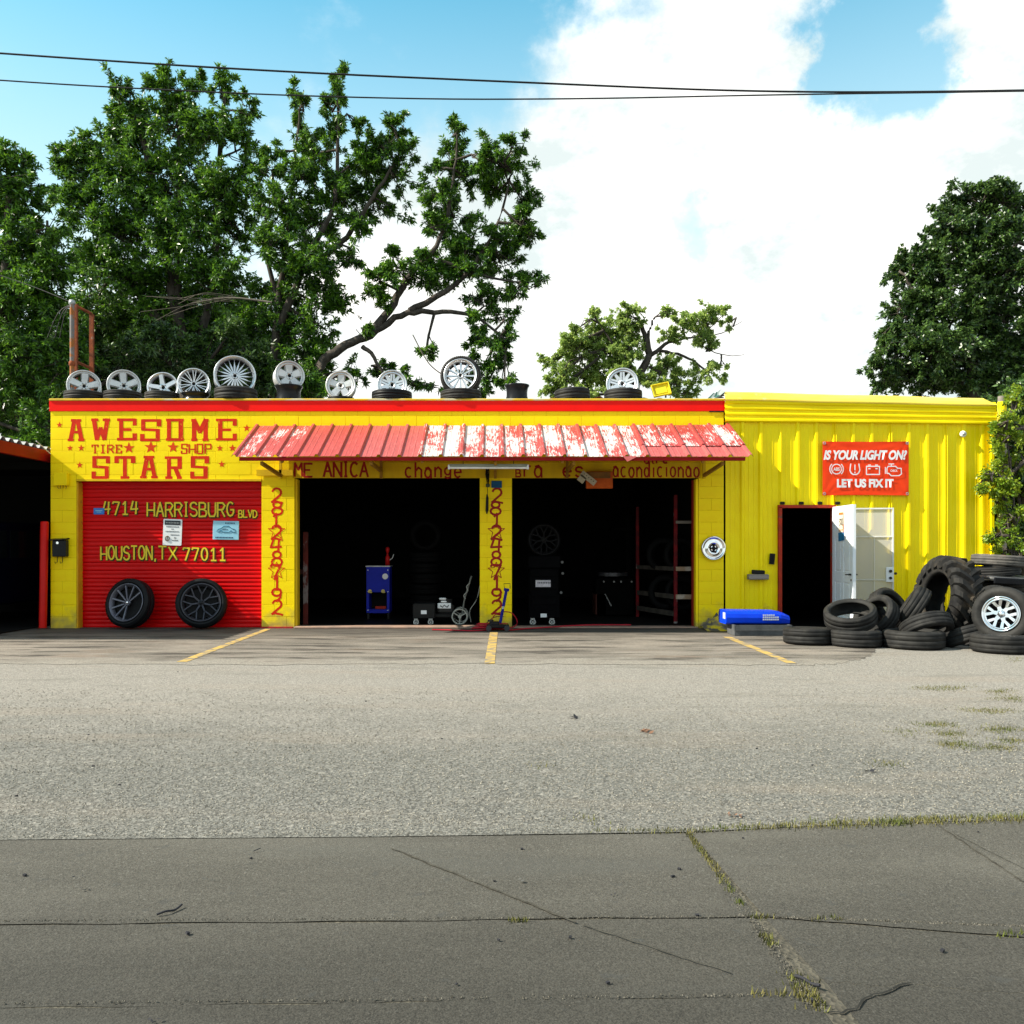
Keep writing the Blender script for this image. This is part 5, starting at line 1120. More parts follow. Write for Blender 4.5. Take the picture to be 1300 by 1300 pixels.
# ------------------------------------------------------------------ floor jack and hoses
t = thing('floor_jack', 'low black floor jack with a tall blue handle standing before the middle pier', 'floor jack', (PX(632, -.45), -.45, .012))
MB().box((0, 0, .075), (.36, .24, .06), ch=.012).box((-.06, -.02, .12), (.16, .16, .06), ch=.01).build('jack_body', BLKG, t)
for x, y in ((-.15, -.13), (.15, -.13), (-.15, .13), (.15, .13)): MB().cyl((x, y, .045), .045, .04, 'Y', 16).build('wheel', M('wheel_dark_grey', (.05, .05, .055), None, 5, .5), t)
MB().cyl((-.12, 0, .16), .05, .03, 'Z', 14).build('lift_pad', _m['dark_metal'], t)
a, b = Vector((.04, 0, .12)), Vector((.145, .06, .67))
MB().tube([a, a.lerp(b, .42)], .026, 10).tube([a.lerp(b, .5), b], .026, 10).build('handle', BLUED, t); MB().tube([a.lerp(b, .42), a.lerp(b, .5)], .022, 10).build('handle_joint', GRYM, t)
MB().box(b, (.09, .06, .05), rot=(0, R(10), 0), ch=.01).build('handle_head', BLUED, t)
MB().tube([b + Vector(p) for p in ((-.03, 0, .02), (-.045, 0, .10), (.06, 0, .105), (.06, 0, .02))], .007, 6).build('grip_loop', BLK, t)
def smooth(pts, n=8):
    P = [Vector(p) for p in pts]; out = []
    for i in range(len(P) - 1):
        p0, p1, p2, p3 = P[max(i - 1, 0)], P[i], P[i + 1], P[min(i + 2, len(P) - 1)]
        for k in range(n):
            t_ = k / n; out.append(.5 * ((2 * p1) + (-p0 + p2) * t_ + (2 * p0 - 5 * p1 + 4 * p2 - p3) * t_ ** 2 + (-p0 + 3 * p1 - 3 * p2 + p3) * t_ ** 3))
    return out + [P[-1]]
def hose(label, pts, r, mat): return tag(MB().tube(smooth(pts), r, 6).build('air_hose', mat), label, 'hose')
hose('thin red air hose arched over the foot of the jack before the middle pier', [(-.2, -.35, .03), (-.05, -.3, .12), (.05, -.3, .26), (.22, -.32, .31), (.35, -.34, .27), (.42, -.3, .12), (.32, -.3, .03)], .009, REDH)
hose('dark cord arched left of the floor jack against the yellow pier', [(-.13, -.2, .02), (-.12, -.2, .08), (-.02, -.2, .18), (.08, -.2, .22), (.2, -.22, .22)], .007, M('cord_brown', (.10, .03, .02), None, 5, .6))
pts = [(-1.0, -.45, .02), (-.7, -.5, .02), (-.35, -.62, .02), (-.05, -.45, .02), (.1, -.35, .025), (.3, -.5, .02), (.5, -.3, .02), (.9, -.12, .03), (1.6, .1, .05), (2.4, .15, .05)]
hose('long red air hose lying on the ground into the right bay', pts, .012, REDH)
hose('coil of red hose heaped at the foot of the middle pier', [(-.35 + .5 * (i % 2) + .05 * i * .3, -.32 - .06 * (i % 3), .03 + .012 * i) for i in range(9)], .011, REDH)

TYREI = M('shaded_tyre', (.003, .003, .0033), (.004, .004, .0044), 5, .7, spec=.08)  # tyre rubber copy darkened to paint in the shade of the bays
# ------------------------------------------------------------------ inside the bays
IN = 1.0
t = thing('parts_washer', 'blue cabinet parts washer with an open lower front inside the left bay', 'parts washer', (PX(481.5, 1.9), 1.9, .0)); k_ = (D0 + 1.9) / FOC; cw = 29 * k_; zt0, zb0 = PZ(719.5, 1.9), PZ(777, 1.9)
zb_ = (zt0 - zb0) * .45 + zb0
m_ = MB(); m_.box((0, 0, (zt0 + zb_) / 2), (cw, .4, zt0 - zb_)); m_.box((-cw / 2 + .025, 0, (zb_ + zb0) / 2), (.05, .4, zb_ - zb0)); m_.box((cw / 2 - .025, 0, (zb_ + zb0) / 2), (.05, .4, zb_ - zb0)); m_.box((0, 0, zb0 + .03), (cw - .1, .4, .07)); m_.build('cabinet', BLUE, t)
MB().box((0, 0, zt0 + .012), (cw + .03, .42, .02)).build('top_tray', GRYM, t)
MB().box((0, .15, (zb_ + zb0) / 2), (cw - .12, .04, zb_ - zb0)).build('dark_recess', DARKI, t)
MB().cyl((.14, -.21, zt0 - .18), .055, .02, 'Y', 18).build('gauge', WHT, t)
for x in (-.15, .10): MB().cyl((x, -.22, zb_ + .02), .035, .04, 'Y', 12).box((x + .02, -.24, zb_), (.05, .03, .03), ch=.006).build('brass_valve', M('brass', (.45, .36, .12), None, 5, .4, .6), t)
m_ = MB(); [m_.cyl((x, -.205, z), .010, .008, 'Y', 8) for x in (-cw / 2 + .03, cw / 2 - .03) for z in (zb0 + .05, zb_ + .01, zt0 - .06)]; m_.build('bolt', WHT, t)
MB().box((.05, -.16, zb0 + .10), (.2, .06, .05)).build('red_tool', M('tool_red', (.35, .02, .01), None, 5, .5), t)
for x in (-cw / 2 + .03, cw / 2 - .03): MB().box((x, 0, zb0 / 2), (.04, .3, zb0)).build('leg', BLK, t)
t = thing('red_bottle', 'red spray can and hose on top of the blue cabinet in the left bay', 'bottle', (PX(492, 1.9), 1.9, zt0 + .022)); MB().lathe([(0, 0), (.045, 0), (.045, .16), (.02, .20), (.015, .24), (.03, .26), (.04, .33), (.02, .36), (0, .36)], 18).build('can', M('can_red', (.45, .01, .01), None, 5, .3), t); MB().tube([(.03, 0, .1), (.09, 0, .14), (.12, 0, .22)], .008, 6).build('nozzle', WHT, t)
# wheeled petrol machine
t = thing('petrol_machine', 'petrol driven wheeled machine with black engine and slanted handle in the left bay', 'machine', (PX(566, .8), .8, .012))
MB().box((-.10, 0, .16), (.60, .38, .08), ch=.02).box((-.36, 0, .22), (.14, .3, .22), ch=.02).build('deck', BLK, t)
MB().box((.0, 0, .28), (.30, .28, .16), ch=.03).cyl((.0, 0, .40), .12, .10, 'Z', 18).build('engine', M('engine_black', (.03, .03, .03), None, 4, .35), t)
MB().box((-.02, -.145, .335), (.24, .02, .10), ch=.008).build('white_cowl', WHT, t); m_ = MB(); m_.tube([(-.09, -.16, .34), (-.05, -.16, .31), (-.02, -.16, .35), (.03, -.16, .31), (.06, -.16, .35)], .009, 5); m_.build('cowl_print', BLK, t)
MB().box((-.05, -.11, .46), (.12, .1, .035), ch=.01).box((-.03, -.12, .41), (.10, .05, .03), ch=.006).build('fuel_cap', WHT, t)
for y in (-.24, .24):
    w_ = MB(); w_.lathe([(.12, -.02), (.145, -.02), (.145, .02), (.12, .02)], 28, closed=True, mat=Matrix.Translation((.26, y, .15)) @ Matrix.Rotation(R(90), 4, 'X'))
    for i in range(3): a = i * 2.094 + .5; w_.tube([(.26, y, .15), (.26 + .125 * math.cos(a), y, .15 + .125 * math.sin(a))], .012, 6)
    w_.cyl((.26, y, .15), .03, .05, 'Y', 12); w_.build('wheel', M('wheel_grey', (.42, .42, .38), None, 5, .5), t)
MB().tube([(.30, -.1, .20), (.34, -.1, .45), (.46, -.08, .85)], .013, 8).tube([(.30, .15, .20), (.34, .15, .45), (.46, .15, .85)], .013, 8).tube([(.46, -.08, .85), (.46, .15, .85)], .013, 8).build('handle', M('handle_grey', (.22, .22, .2), None, 5, .5), t)
MB().tube(smooth([(.36, -.12, .46), (.33, -.13, .52), (.40, -.12, .6), (.38, -.12, .68), (.44, -.12, .74)]), .010, 6).build('cable', M('cable_pale', (.4, .4, .36), None, 5, .5), t)
MB().tube(smooth([(.46, -.2, .05), (.44, -.2, .25), (.56, -.2, .45), (.62, -.2, .7)]), .008, 6).build('starter_cord', M('cable_pale', None), t)
# caster dolly
def caster(m_, x, y, r=.05):
    m_.lathe([(r * .55, -.012), (r, -.014), (r, .014), (r * .55, .012)], 20, closed=True, mat=Matrix.Translation((x, y, r)) @ Matrix.Rotation(R(90), 4, 'X')); m_.cyl((x, y, r), r * .3, .03, 'Y', 10); m_.box((x, y, r * 2.1), (r * 1.4, .05, r * .3))
t = thing('low_dolly', 'low black dolly with pale casters and a small white label', 'dolly', (PX(539, .7), .7, .012))
MB().box((0, 0, .25), (.40, .34, .27), ch=.015).build('dolly_box', BLK, t); MB().box((.0, -.174, .23), (.10, .006, .065)).build('white_label', WHT, t)
for x in (-.14, .12): m_ = MB(); caster(m_, x, -.14, .05); m_.build('caster', M('caster_pale', (.5, .5, .48), None, 5, .5), t)
# tool cabinet with a wheel on top
t = thing('tool_cabinet', 'tall black tool cabinet on pale casters with white labels in the right bay', 'tool cabinet', (PX(690, .7), .7, .012)); k_ = (D0 + .7) / FOC
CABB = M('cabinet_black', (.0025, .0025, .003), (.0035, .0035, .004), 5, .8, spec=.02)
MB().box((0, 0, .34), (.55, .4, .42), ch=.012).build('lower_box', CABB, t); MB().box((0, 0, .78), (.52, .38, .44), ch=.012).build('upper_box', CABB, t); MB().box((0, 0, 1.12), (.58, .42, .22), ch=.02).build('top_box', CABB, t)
for z in (.42, .56, .70, .92): MB().box((0, -.205, z), (.46, .02, .11), ch=.004).build('drawer', CABB, t)
MB().box((-.02, -.222, .74), (.265, .006, .12)).build('white_label', M('label_grey', (.55, .52, .56), (.42, .4, .45), 30, .6), t); MB().box((-.01, -.212, .175), (.11, .008, .065)).build('small_label', WHT, t)
m_ = MB(); [m_.box((-.11 + i * .03, -.2265, .755), (.018, .002, .03)) for i in range(8)]; m_.build('label_print', M('print_grey', None), t)
for x in (-.20, .14): m_ = MB(); caster(m_, x, -.15, .055); m_.build('caster', M('caster_pale', None), t)
for z, x in ((.58, .30), (.92, .33), (1.12, .32)): MB().cyl((x, -.19, z), .024, .03, 'Y', 12).build('latch', M('latch_grey', (.12, .12, .12), None, 5, .5), t)
t = thing('rim_on_cabinet', 'dark alloy wheel standing on top of the black tool cabinet', 'wheel', (PX(690, .7), .65, 1.25 + .27)); t.rotation_euler = (R(84), 0, 0); rim_parts(t, .27, .2, 'wye', M('alloy_near_black', (.005, .005, .006), None, 4, .6, .1), seed=12); link('tyre', tyre_mesh(.30, .265, .19, TYREI), t)
# dark work bench machine behind
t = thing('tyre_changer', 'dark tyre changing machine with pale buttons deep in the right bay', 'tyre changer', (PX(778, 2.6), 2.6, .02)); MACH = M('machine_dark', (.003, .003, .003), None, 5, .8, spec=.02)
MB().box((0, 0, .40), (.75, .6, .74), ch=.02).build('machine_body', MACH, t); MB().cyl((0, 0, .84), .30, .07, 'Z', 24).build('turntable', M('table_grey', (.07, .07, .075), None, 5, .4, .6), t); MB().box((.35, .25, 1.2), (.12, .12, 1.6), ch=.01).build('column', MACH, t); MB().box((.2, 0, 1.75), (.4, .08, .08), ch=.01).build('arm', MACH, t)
m_ = MB(); [m_.cyl((x, -.31, .70), .018, .02, 'Y', 10) for x in (-.22, -.02, .12, .33)]; m_.build('button', M('button_pale', (.28, .28, .27), None, 5, .4), t)
MB().tube([(-.20, -.33, .46), (-.08, -.36, .22)], .012, 6).build('lever', M('button_pale', None), t); MB().box((-.28, -.05, .25), (.2, .5, .4)).build('red_side', M('dull_red', (.06, .015, .01), None, 5, .6), t)
# storage rack with timber beams and tyres at the right jamb
t = thing('tyre_rack', 'tall red post rack with three rough timber beams inside the right bay', 'rack', (0, 0, 0)); Y = .75
RP = M('rack_red', (.18, .006, .01), (.08, .006, .008), 8, .6, dirt=(.20, .19, .18), dscale=5, dlo=.6, dhi=.66)
xr = PX(857.5, Y); MB().box((xr, Y, PZ(629, Y) / 2 + .01), (.06, .05, PZ(629, Y))).build('post', RP, t); MB().box((PX(884, Y), Y + .1, 1.1), (.05, .05, 2.2)).build('post', RP, t); MB().box((xr - .42, Y + 1.6, 1.1), (.06, .05, 2.2)).build('post', RP, t)
for py, h in ((722, .075), (757.5, .085), (663, .05)):
    MB().box(((xr + PX(885, Y)) / 2, Y - .03, PZ(py, Y)), (PX(885, Y) - xr, .04, h)).build('timber_beam', WOODT if h > .06 else WOODG, t)
    if h > .06:
        a, b = Vector((xr - .02, Y, PZ(py, Y))), Vector((xr - .42, Y + 1.6, PZ(py, Y))); d = b - a; MB().box((a + b) / 2, (.04, d.length, h), rot=(0, 0, math.atan2(d.y, d.x) - math.pi / 2)).build('side_beam', M('dim_wood', (.07, .06, .05), (.04, .035, .03), 6, .8), t)  # side beams use wood darkened for the shade inside the bay
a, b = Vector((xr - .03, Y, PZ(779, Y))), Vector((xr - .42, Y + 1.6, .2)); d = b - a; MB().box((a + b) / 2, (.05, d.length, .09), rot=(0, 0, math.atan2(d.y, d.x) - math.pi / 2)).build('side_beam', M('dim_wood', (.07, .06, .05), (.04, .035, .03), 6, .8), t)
for i, (x, y, z, az) in enumerate(((xr + .22, Y + .45, .55, -92), (xr - .02, Y + .75, .55, -110), (xr + .20, Y + .45, 1.25, -92), (xr - .05, Y + .8, 1.25, -112))):
    tyre(('dark tyre on the %s shelf of the rack, %s the post' % (('lower', 'upper')[i // 2], ('right of', 'left of')[i % 2])), (x, y, z), ori(az, 84, 20 * i), .33, .21, .21, 'tyres stored in the rack', TYREI)
# rusty posts inside the left bay and a tall stack of tyres
t = thing('peeling_post', 'upright post with peeling dull red paint just inside the left bay', 'post', (PX(388, .5), .5, .01)); z1 = PZ(676, .5)
MB().box((0, 0, z1 / 2), (.085, .06, z1), ch=.008).build('post_shaft', M('peel_post', (.12, .02, .015), (.07, .015, .012), 6, .7, dirt=(.18, .15, .145), dscale=5, dlo=.52, dhi=.6, dstretch=(1, 1, .5)), t); MB().box((-.12, .01, .95), (.2, .04, .08)).build('cross_piece', RUSTD, t)
zz = .03
for i in range(6):
    tyre('%s tyre from the floor in the dark stack inside the left bay' % ('lowest', 'second', 'third', 'fourth', 'fifth', 'topmost')[i], (PX(540, 2.6) + random.uniform(-.03, .03), 2.6, zz + .11), ori(0, 0, 30 * i), .34, .21, .21, 'tyres stacked inside the left bay', TYREI); zz += .212
tyre('dark tyre standing on top of the dark stack inside the left bay', (PX(540, 2.6), 2.6, zz + .33), ori(-88, 84, 10), .31, .2, .2, 'tyres stacked inside the left bay', TYREI)

# ------------------------------------------------------------------ left: carport, post, rusty posts on the roof
t = thing('red_bollard', 'slim red steel post standing left of the yellow building corner', 'post', (PX(56.5, -.1), -.1, 0)); zc = PZ(662, -.1)
MB().tube([(-.03, 0, 0), (.0, 0, zc - .02), (.0, 0, zc)], [.062, .066, .055], 16).build('post_shaft', M('post_red', (.58, .008, .006), (.5, .008, .006), 4, .35), t); MB().cyl((-.03, 0, .012), .09, .02, 'Z', 16).build('base_plate', RUSTD, t)
cp = thing('carport', 'low carport with white corrugated roof and red edge beam left of the shop', 'carport', (0, 0, 0)); CX = -7.66
m_ = MB(); vl = []; nn = 108
for j, x in enumerate((CX, CX - 6.5)):
    for i in range(nn + 1): y = -2.5 + 6.3 * i / nn; vl.append((x, y, 3.10 + .028 * (1 if i % 4 in (0, 1) else -1) + (j * .25)))
m_.add(vl, [(i, i + 1, nn + 2 + i, nn + 1 + i) for i in range(nn)]); o = m_.build('corrugated_roof', M('roof_white', (.42, .42, .42), (.3, .3, .3), 4, .5), cp); o.modifiers.new('t', 'SOLIDIFY').thickness = .006
MB().box((CX - .04, .6, 2.965), (.08, 6.2, .19)).build('edge_beam', M('beam_red', (.28, .004, .003), (.2, .004, .003), 3, .5), cp); MB().box((CX - 3.2, -2.46, 2.98), (6.4, .06, .16)).build('front_beam', RED, cp)
for x, y in ((CX - .1, 3.5), (CX - 5.8, -2.3), (CX - 5.8, 3.5), (CX - 3.0, -2.3)): MB().box((x, y, 1.45), (.1, .1, 2.9)).build('post', M('post_red', None), cp)
m_ = MB(); m_.box((CX - 3.3, 3.9, 1.5), (6.8, .08, 3.1)); m_.box((CX - 6.5, .8, 1.6), (.08, 6.2, 3.2)); m_.build('shade_wall', DARKI, cp)  # rear and left walls added to keep the carport dark
MB().box((CX - 3.2, .7, 2.86), (6.3, .08, .14)).build('rafter', DARKI, cp)  # rafter coloured near black for the shade under the roof
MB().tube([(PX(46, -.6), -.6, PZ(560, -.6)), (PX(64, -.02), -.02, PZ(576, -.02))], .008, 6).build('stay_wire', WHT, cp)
MB().box((CX - 3.25, .65, 2.93), (6.3, 5.9, .02)).build('shade_panel', DARKI, cp)  # dark panel added below the roof to stand in for its shaded underside
MB().box((CX - 3.4, .7, .018), (6.4, 6.2, .012)).build('dark_floor', DARKF, cp)  # dark slab added where the ground lies in the carport's shade
# parked van
v = thing('parked_van', 'dark blue van with a white numeral parked in the shade of the carport', 'van', (CX - 2.05, 1.2, 0)); VB = M('van_blue', (.003, .004, .016), None, 4, .25)
body = [(-2.2, .35), (2.1, .35), (2.2, .7), (2.15, 1.05), (1.5, 1.15), (.95, 1.85), (-2.1, 1.9), (-2.25, 1.0)]
m_ = MB(); m_.prism(body, -.85, .85, lambda x, y, z: (z, -x, y)); o = m_.build('body', VB, v); bv = o.modifiers.new('b', 'BEVEL'); bv.width = .06; bv.segments = 3
for x in (-.87, .87):
    for y in (-1.4, 1.4): w_ = MB(); w_.lathe([(.2, -.1), (.33, -.09), (.34, 0), (.33, .09), (.2, .1)], 28, closed=True, mat=Matrix.Translation((x * .92, y, .34)) @ Matrix.Rotation(R(90), 4, 'Y')); w_.build('wheel', TYRED, v)
GLS = M('dark_glass', (.01, .012, .014), None, 4, .06)
MB().box((.856, -.5 + .9, 1.45), (.012, 1.1, .5), ch=.004).box((.856, -.55, 1.45), (.012, .6, .5), ch=.004).build('side_window', GLS, v); MB().add([(-.72, -1.47, 1.19), (.72, -1.47, 1.19), (.66, -1.03, 1.78), (-.66, -1.03, 1.78)], [(0, 1, 2, 3)]).build('windscreen', GLS, v)
MB().box((.6, -2.185, .82), (.3, .04, .14), ch=.02).box((-.6, -2.185, .82), (.3, .04, .14), ch=.02).build('headlight', GRYM, v)
ln = [[(.0, 0), (-.12, -.16), (.08, -.15)], [(.04, .02), (.02, -.26)]]
m_ = MB()
for l in ln: m_.tube([(.855 + .0, -1.45 + x, 1.0 + z) for x, z in [(p[0], p[1]) for p in l]], .014, 5)
m_.build('white_numeral', WHT, v)
# rusty frame and mast on the roof
t = thing('rusty_ladder_rack', 'rusty steel rack of two uprights on the left roof end', 'rack', (PX(101, 1.2), 1.2, 3.84)); k_ = (D0 + 1.2) / FOC
zt_ = PZ(386, 1.2) - 3.84
MB().box((-4.8 * k_, 0, zt_ / 2), (.06, .06, zt_)).build('upright', RUST, t); MB().box((6 * k_, .3, zt_ / 2 - .05), (.07, .06, zt_ - .12)).build('upright', RUST, t)
for z in (zt_ - .03, .45, 1.0): MB().tube([(-4.8 * k_, 0, z), (6 * k_, .3, z - .07)], .028, 8).build('cross_bar', RUST, t)
t = thing('service_mast', 'pale rust streaked service mast pipe with a bent head beside the rusty frame', 'mast', (PX(91.5, .9), .9, 3.84)); zt_ = PZ(387, .9) - 3.84
MB().tube([(0, 0, 0), (0, 0, zt_)], .04, 14).build('pipe', M('mast_grey', (.22, .21, .21), (.15, .14, .14), 3, .6, dirt=(.30, .11, .03), dscale=4, dlo=.46, dhi=.56), t); MB().lathe([(.042, zt_), (.06, zt_ + .02), (.05, zt_ + .08), (0, zt_ + .1)], 14).build('weather_head', GRYM, t); MB().lathe([(.042, .85), (.055, .87), (.055, .92), (.042, .94)], 14).build('collar', RUST, t)
m_ = MB()
for dx in (-.35, -.25, -.5): m_.tube(smooth([(0, 0, zt_ + .02), (dx * .5, 0, zt_ - .15), (dx * .9, 0, zt_ - .6)]), .009, 5)
m_.build('service_wire', BLK, t)

# ------------------------------------------------------------------ trees
def leaf_mat(name, c1, c2, rough=.38, trans=.22):
    m = bpy.data.materials.new(name); m.use_nodes = True; nt = m.node_tree; N = nt.nodes.new; L = nt.links.new; p = nt.nodes['Principled BSDF']
    g = N('ShaderNodeNewGeometry'); no = N('ShaderNodeTexNoise'); no.inputs['Scale'].default_value = 1.7; no.inputs['Detail'].default_value = 3; L(g.outputs['Position'], no.inputs[0])
    a = N('ShaderNodeMath'); a.operation = 'ADD'; L(no.outputs[0], a.inputs[0]); s = N('ShaderNodeMath'); s.operation = 'MULTIPLY_ADD'; L(g.outputs['Random Per Island'], s.inputs[0]); s.inputs[1].default_value = .9; s.inputs[2].default_value = -.45; L(s.outputs[0], a.inputs[1])
    r = N('ShaderNodeMapRange'); L(a.outputs[0], r.inputs[0]); r.inputs[1].default_value = .2; r.inputs[2].default_value = .85
    x = N('ShaderNodeMix'); x.data_type = 'RGBA'; L(r.outputs[0], x.inputs[0]); x.inputs[6].default_value = (*c1, 1); x.inputs[7].default_value = (*c2, 1)
    L(x.outputs[2], p.inputs['Base Color']); p.inputs['Roughness'].default_value = rough; p.inputs['Specular IOR Level'].default_value = .5
    t = N('ShaderNodeBsdfTranslucent'); h = N('ShaderNodeHueSaturation'); h.inputs['Value'].default_value = 1.5; h.inputs['Hue'].default_value = .485; L(x.outputs[2], h.inputs['Color']); L(h.outputs[0], t.inputs[0])
    mx = N('ShaderNodeMixShader'); mx.inputs[0].default_value = trans; L(p.outputs[0], mx.inputs[1]); L(t.outputs[0], mx.inputs[2]); L(mx.outputs[0], nt.nodes['Material Output'].inputs['Surface'])
    return m
LEAF = leaf_mat('ash_leaf', (.012, .048, .006), (.115, .27, .018), .40, .28); LEAFD = leaf_mat('dark_leaf', (.012, .036, .010), (.095, .18, .035), .36, .24); LEAFB = leaf_mat('bright_leaf', (.10, .20, .01), (.26, .34, .02), .45, .3); LEAFP = leaf_mat('pale_leaf', (.15, .25, .05), (.32, .42, .11), .5, .45)
BARK = M('bark', (.085, .072, .060), (.045, .038, .032), 9, .9, bump=.6, bscale=14, stretch=(1, 1, .25), bdist=.04)
BARKP = M('pale_twig', (.16, .14, .11), (.11, .095, .08), 9, .9)
def unit(n):
    v = rng.normal(size=(n, 3)); return v / np.linalg.norm(v, axis=1, keepdims=True)
def leaves(C, A, K, L_, W_, spread=1.0, back=.0):
    """K leaves round each whorl centre C, biased along its axis A"""
    n = len(C); C = np.repeat(C, K, 0); A = np.repeat(A, K, 0); d = A * .75 + unit(n * K) * spread; d /= np.linalg.norm(d, axis=1, keepdims=True)
    b = C + unit(n * K) * .03; l = L_ * rng.uniform(.6, 1.25, (n * K, 1)); w = np.cross(d, unit(n * K)); w /= np.linalg.norm(w, axis=1, keepdims=True) + 1e-9; w *= W_ * rng.uniform(.7, 1.2, (n * K, 1))
    droop = np.zeros((n * K, 3)); droop[:, 2] = -l[:, 0] * .18
    return np.stack([b, b + d * l * .45 + w, b + d * l + droop, b + d * l * .45 - w], 1)
def tree(name, label, base, limbs, blobs, Y, mat, leaf=.17, dens=.60, K=9, trunk_r=.22, group=None, depth=1.0, bark=BARK, twig_r=.012, up=.25, lw=.15, extra_twigs=True):
    """blobs: (px, py, rx, ry[, dY, density]) read at distance Y; limbs: polylines (px, py, dY) with radii"""
    t = thing(name, label, 'tree' if 'tree' in name else 'shrub', (base[0], base[1], 0), group=group); off = np.array([base[0], base[1], 0.0]); Q = []; tw = MB()
    bv = Vector((base[0], base[1], 0)); lb = MB()
    lpts = []
    for pts, r0, r1 in limbs:
        P = [Vector((PX(p[0], Y + (p[2] if len(p) > 2 else 0)), Y + (p[2] if len(p) > 2 else 0), PZ(p[1], Y + (p[2] if len(p) > 2 else 0)))) - bv for p in pts]
        P = smooth(P, 5); n = len(P); P = [p + Vector([random.uniform(-1, 1) * .03 for _ in range(3)]) if 0 < i < n - 1 else p for i, p in enumerate(P)]
        lb.tube(P, [r0 + (r1 - r0) * i / (n - 1) for i in range(n)], 9); lpts += [np.array(p) for p in P]
    lpts = np.array(lpts)
    for b in blobs:
        px, py, rx, ry = b[:4]; dY = b[4] if len(b) > 4 else rng.uniform(-.6, .6); dn = (b[5] if len(b) > 5 else 1.0) * dens
        yy = Y + dY; s = (D0 + yy) / FOC; c = np.array([PX(px, yy), yy, PZ(py, yy)]) - off; rad = np.array([rx * s, (rx + ry) * .5 * s * depth, ry * s])
        nb = max(4, int(rx * ry * .030 * dn)); d = unit(nb); d[:, 2] += up; d /= np.linalg.norm(d, axis=1, keepdims=True); ln = rng.uniform(.5, 1.0, (nb, 1)) + .6 * rng.uniform(0, 1, (nb, 1)) ** 3
        start = c + unit(nb) * rad * .25; end = c + d * rad * ln
        nw = 17; tt = rng.uniform(.30, 1.0, (nb, nw, 1)) ** .8; tt[:, 0] = 1.0
        bend = unit(nb)[:, None, :] * .12 * np.sin(tt * 3.1) * np.linalg.norm(end - start, axis=1)[:, None, None] * 1.6
        W = start[:, None] + (end - start)[:, None] * tt + bend + rng.normal(size=(nb, nw, 3)) * .07 * max(.5, min(1.4, rad[0]))
        ax = (end - start)[:, None] / (np.linalg.norm(end - start, axis=1)[:, None, None] + 1e-6) * np.ones((1, nw, 1)); ax = ax + np.array([0, 0, .35]); ax /= np.linalg.norm(ax, axis=2, keepdims=True)
        Q.append(leaves(W.reshape(-1, 3), ax.reshape(-1, 3), K, leaf, leaf * lw))
        for i in range(0, nb, 2):
            m_ = (start[i] + end[i]) / 2 + rng.normal(size=3) * .05; tw.tube([start[i], m_, end[i]], [twig_r * 1.4, twig_r, twig_r * .4], 4, cap=False)
        if len(lpts):
            j = np.argmin(((lpts - c) ** 2).sum(1)); a = lpts[j]; mm = (a + c) / 2 + rng.normal(size=3) * .12; dd = np.linalg.norm(c - a); r_ = min(.09, .025 + .012 * dd)
            lb.tube([Vector(a), Vector(mm), Vector(c)], [r_ * 1.2, r_, r_ * .6], 6, cap=False)
            for _ in range(3):
                e_ = c + unit(1)[0] * rad * .6; lb.tube([Vector(mm), Vector((mm + e_) / 2 + rng.normal(size=3) * .08), Vector(e_)], [r_ * .5, r_ * .4, .012], 5, cap=False)
    lb.build('trunk', bark, t); kind(tw.build('twigs', bark, t), 'stuff'); quads_obj('crown', np.concatenate(Q), mat, t)
    return t
def gx(px, Y): return PX(px, Y)
random.seed(40)
GR = 'leafy trees behind the shop'
YB = 11.5
tree('shade_tree', 'tall leafy tree with uneven top behind the left end of the shop', (gx(235, YB), YB), [([(235, 640), (238, 520), (225, 400), (205, 300), (185, 190), (165, 130)], .26, .05), ([(232, 480), (262, 400), (275, 300), (280, 180), (285, 120)], .16, .04), ([(228, 440), (180, 380), (130, 310), (110, 240)], .14, .04), ([(225, 380), (230, 250), (225, 130)], .12, .03)],
     [(152, 122, 20, 28), (172, 128, 16, 22), (200, 108, 22, 26), (232, 118, 26, 24), (250, 108, 14, 20), (282, 112, 20, 26), (308, 140, 18, 28), (170, 160, 40, 35), (215, 165, 48, 42), (262, 168, 44, 40), (305, 190, 26, 36), (150, 190, 38, 34), (104, 178, 20, 14), (92, 196, 24, 16), (112, 215, 42, 38), (165, 235, 55, 50), (225, 240, 60, 52), (285, 245, 42, 40), (312, 215, 18, 20), (82, 245, 20, 26), (105, 270, 42, 40), (165, 300, 62, 50), (235, 310, 62, 55), (295, 290, 36, 40), (85, 210, 26, 12), (130, 340, 55, 42), (200, 375, 66, 48), (275, 365, 50, 45), (120, 400, 60, 45, 1.5), (190, 430, 70, 45, 1.5), (262, 430, 55, 45, 1.5)], YB, LEAF, leaf=.165, trunk_r=.26, group=GR)
YC = 10.5
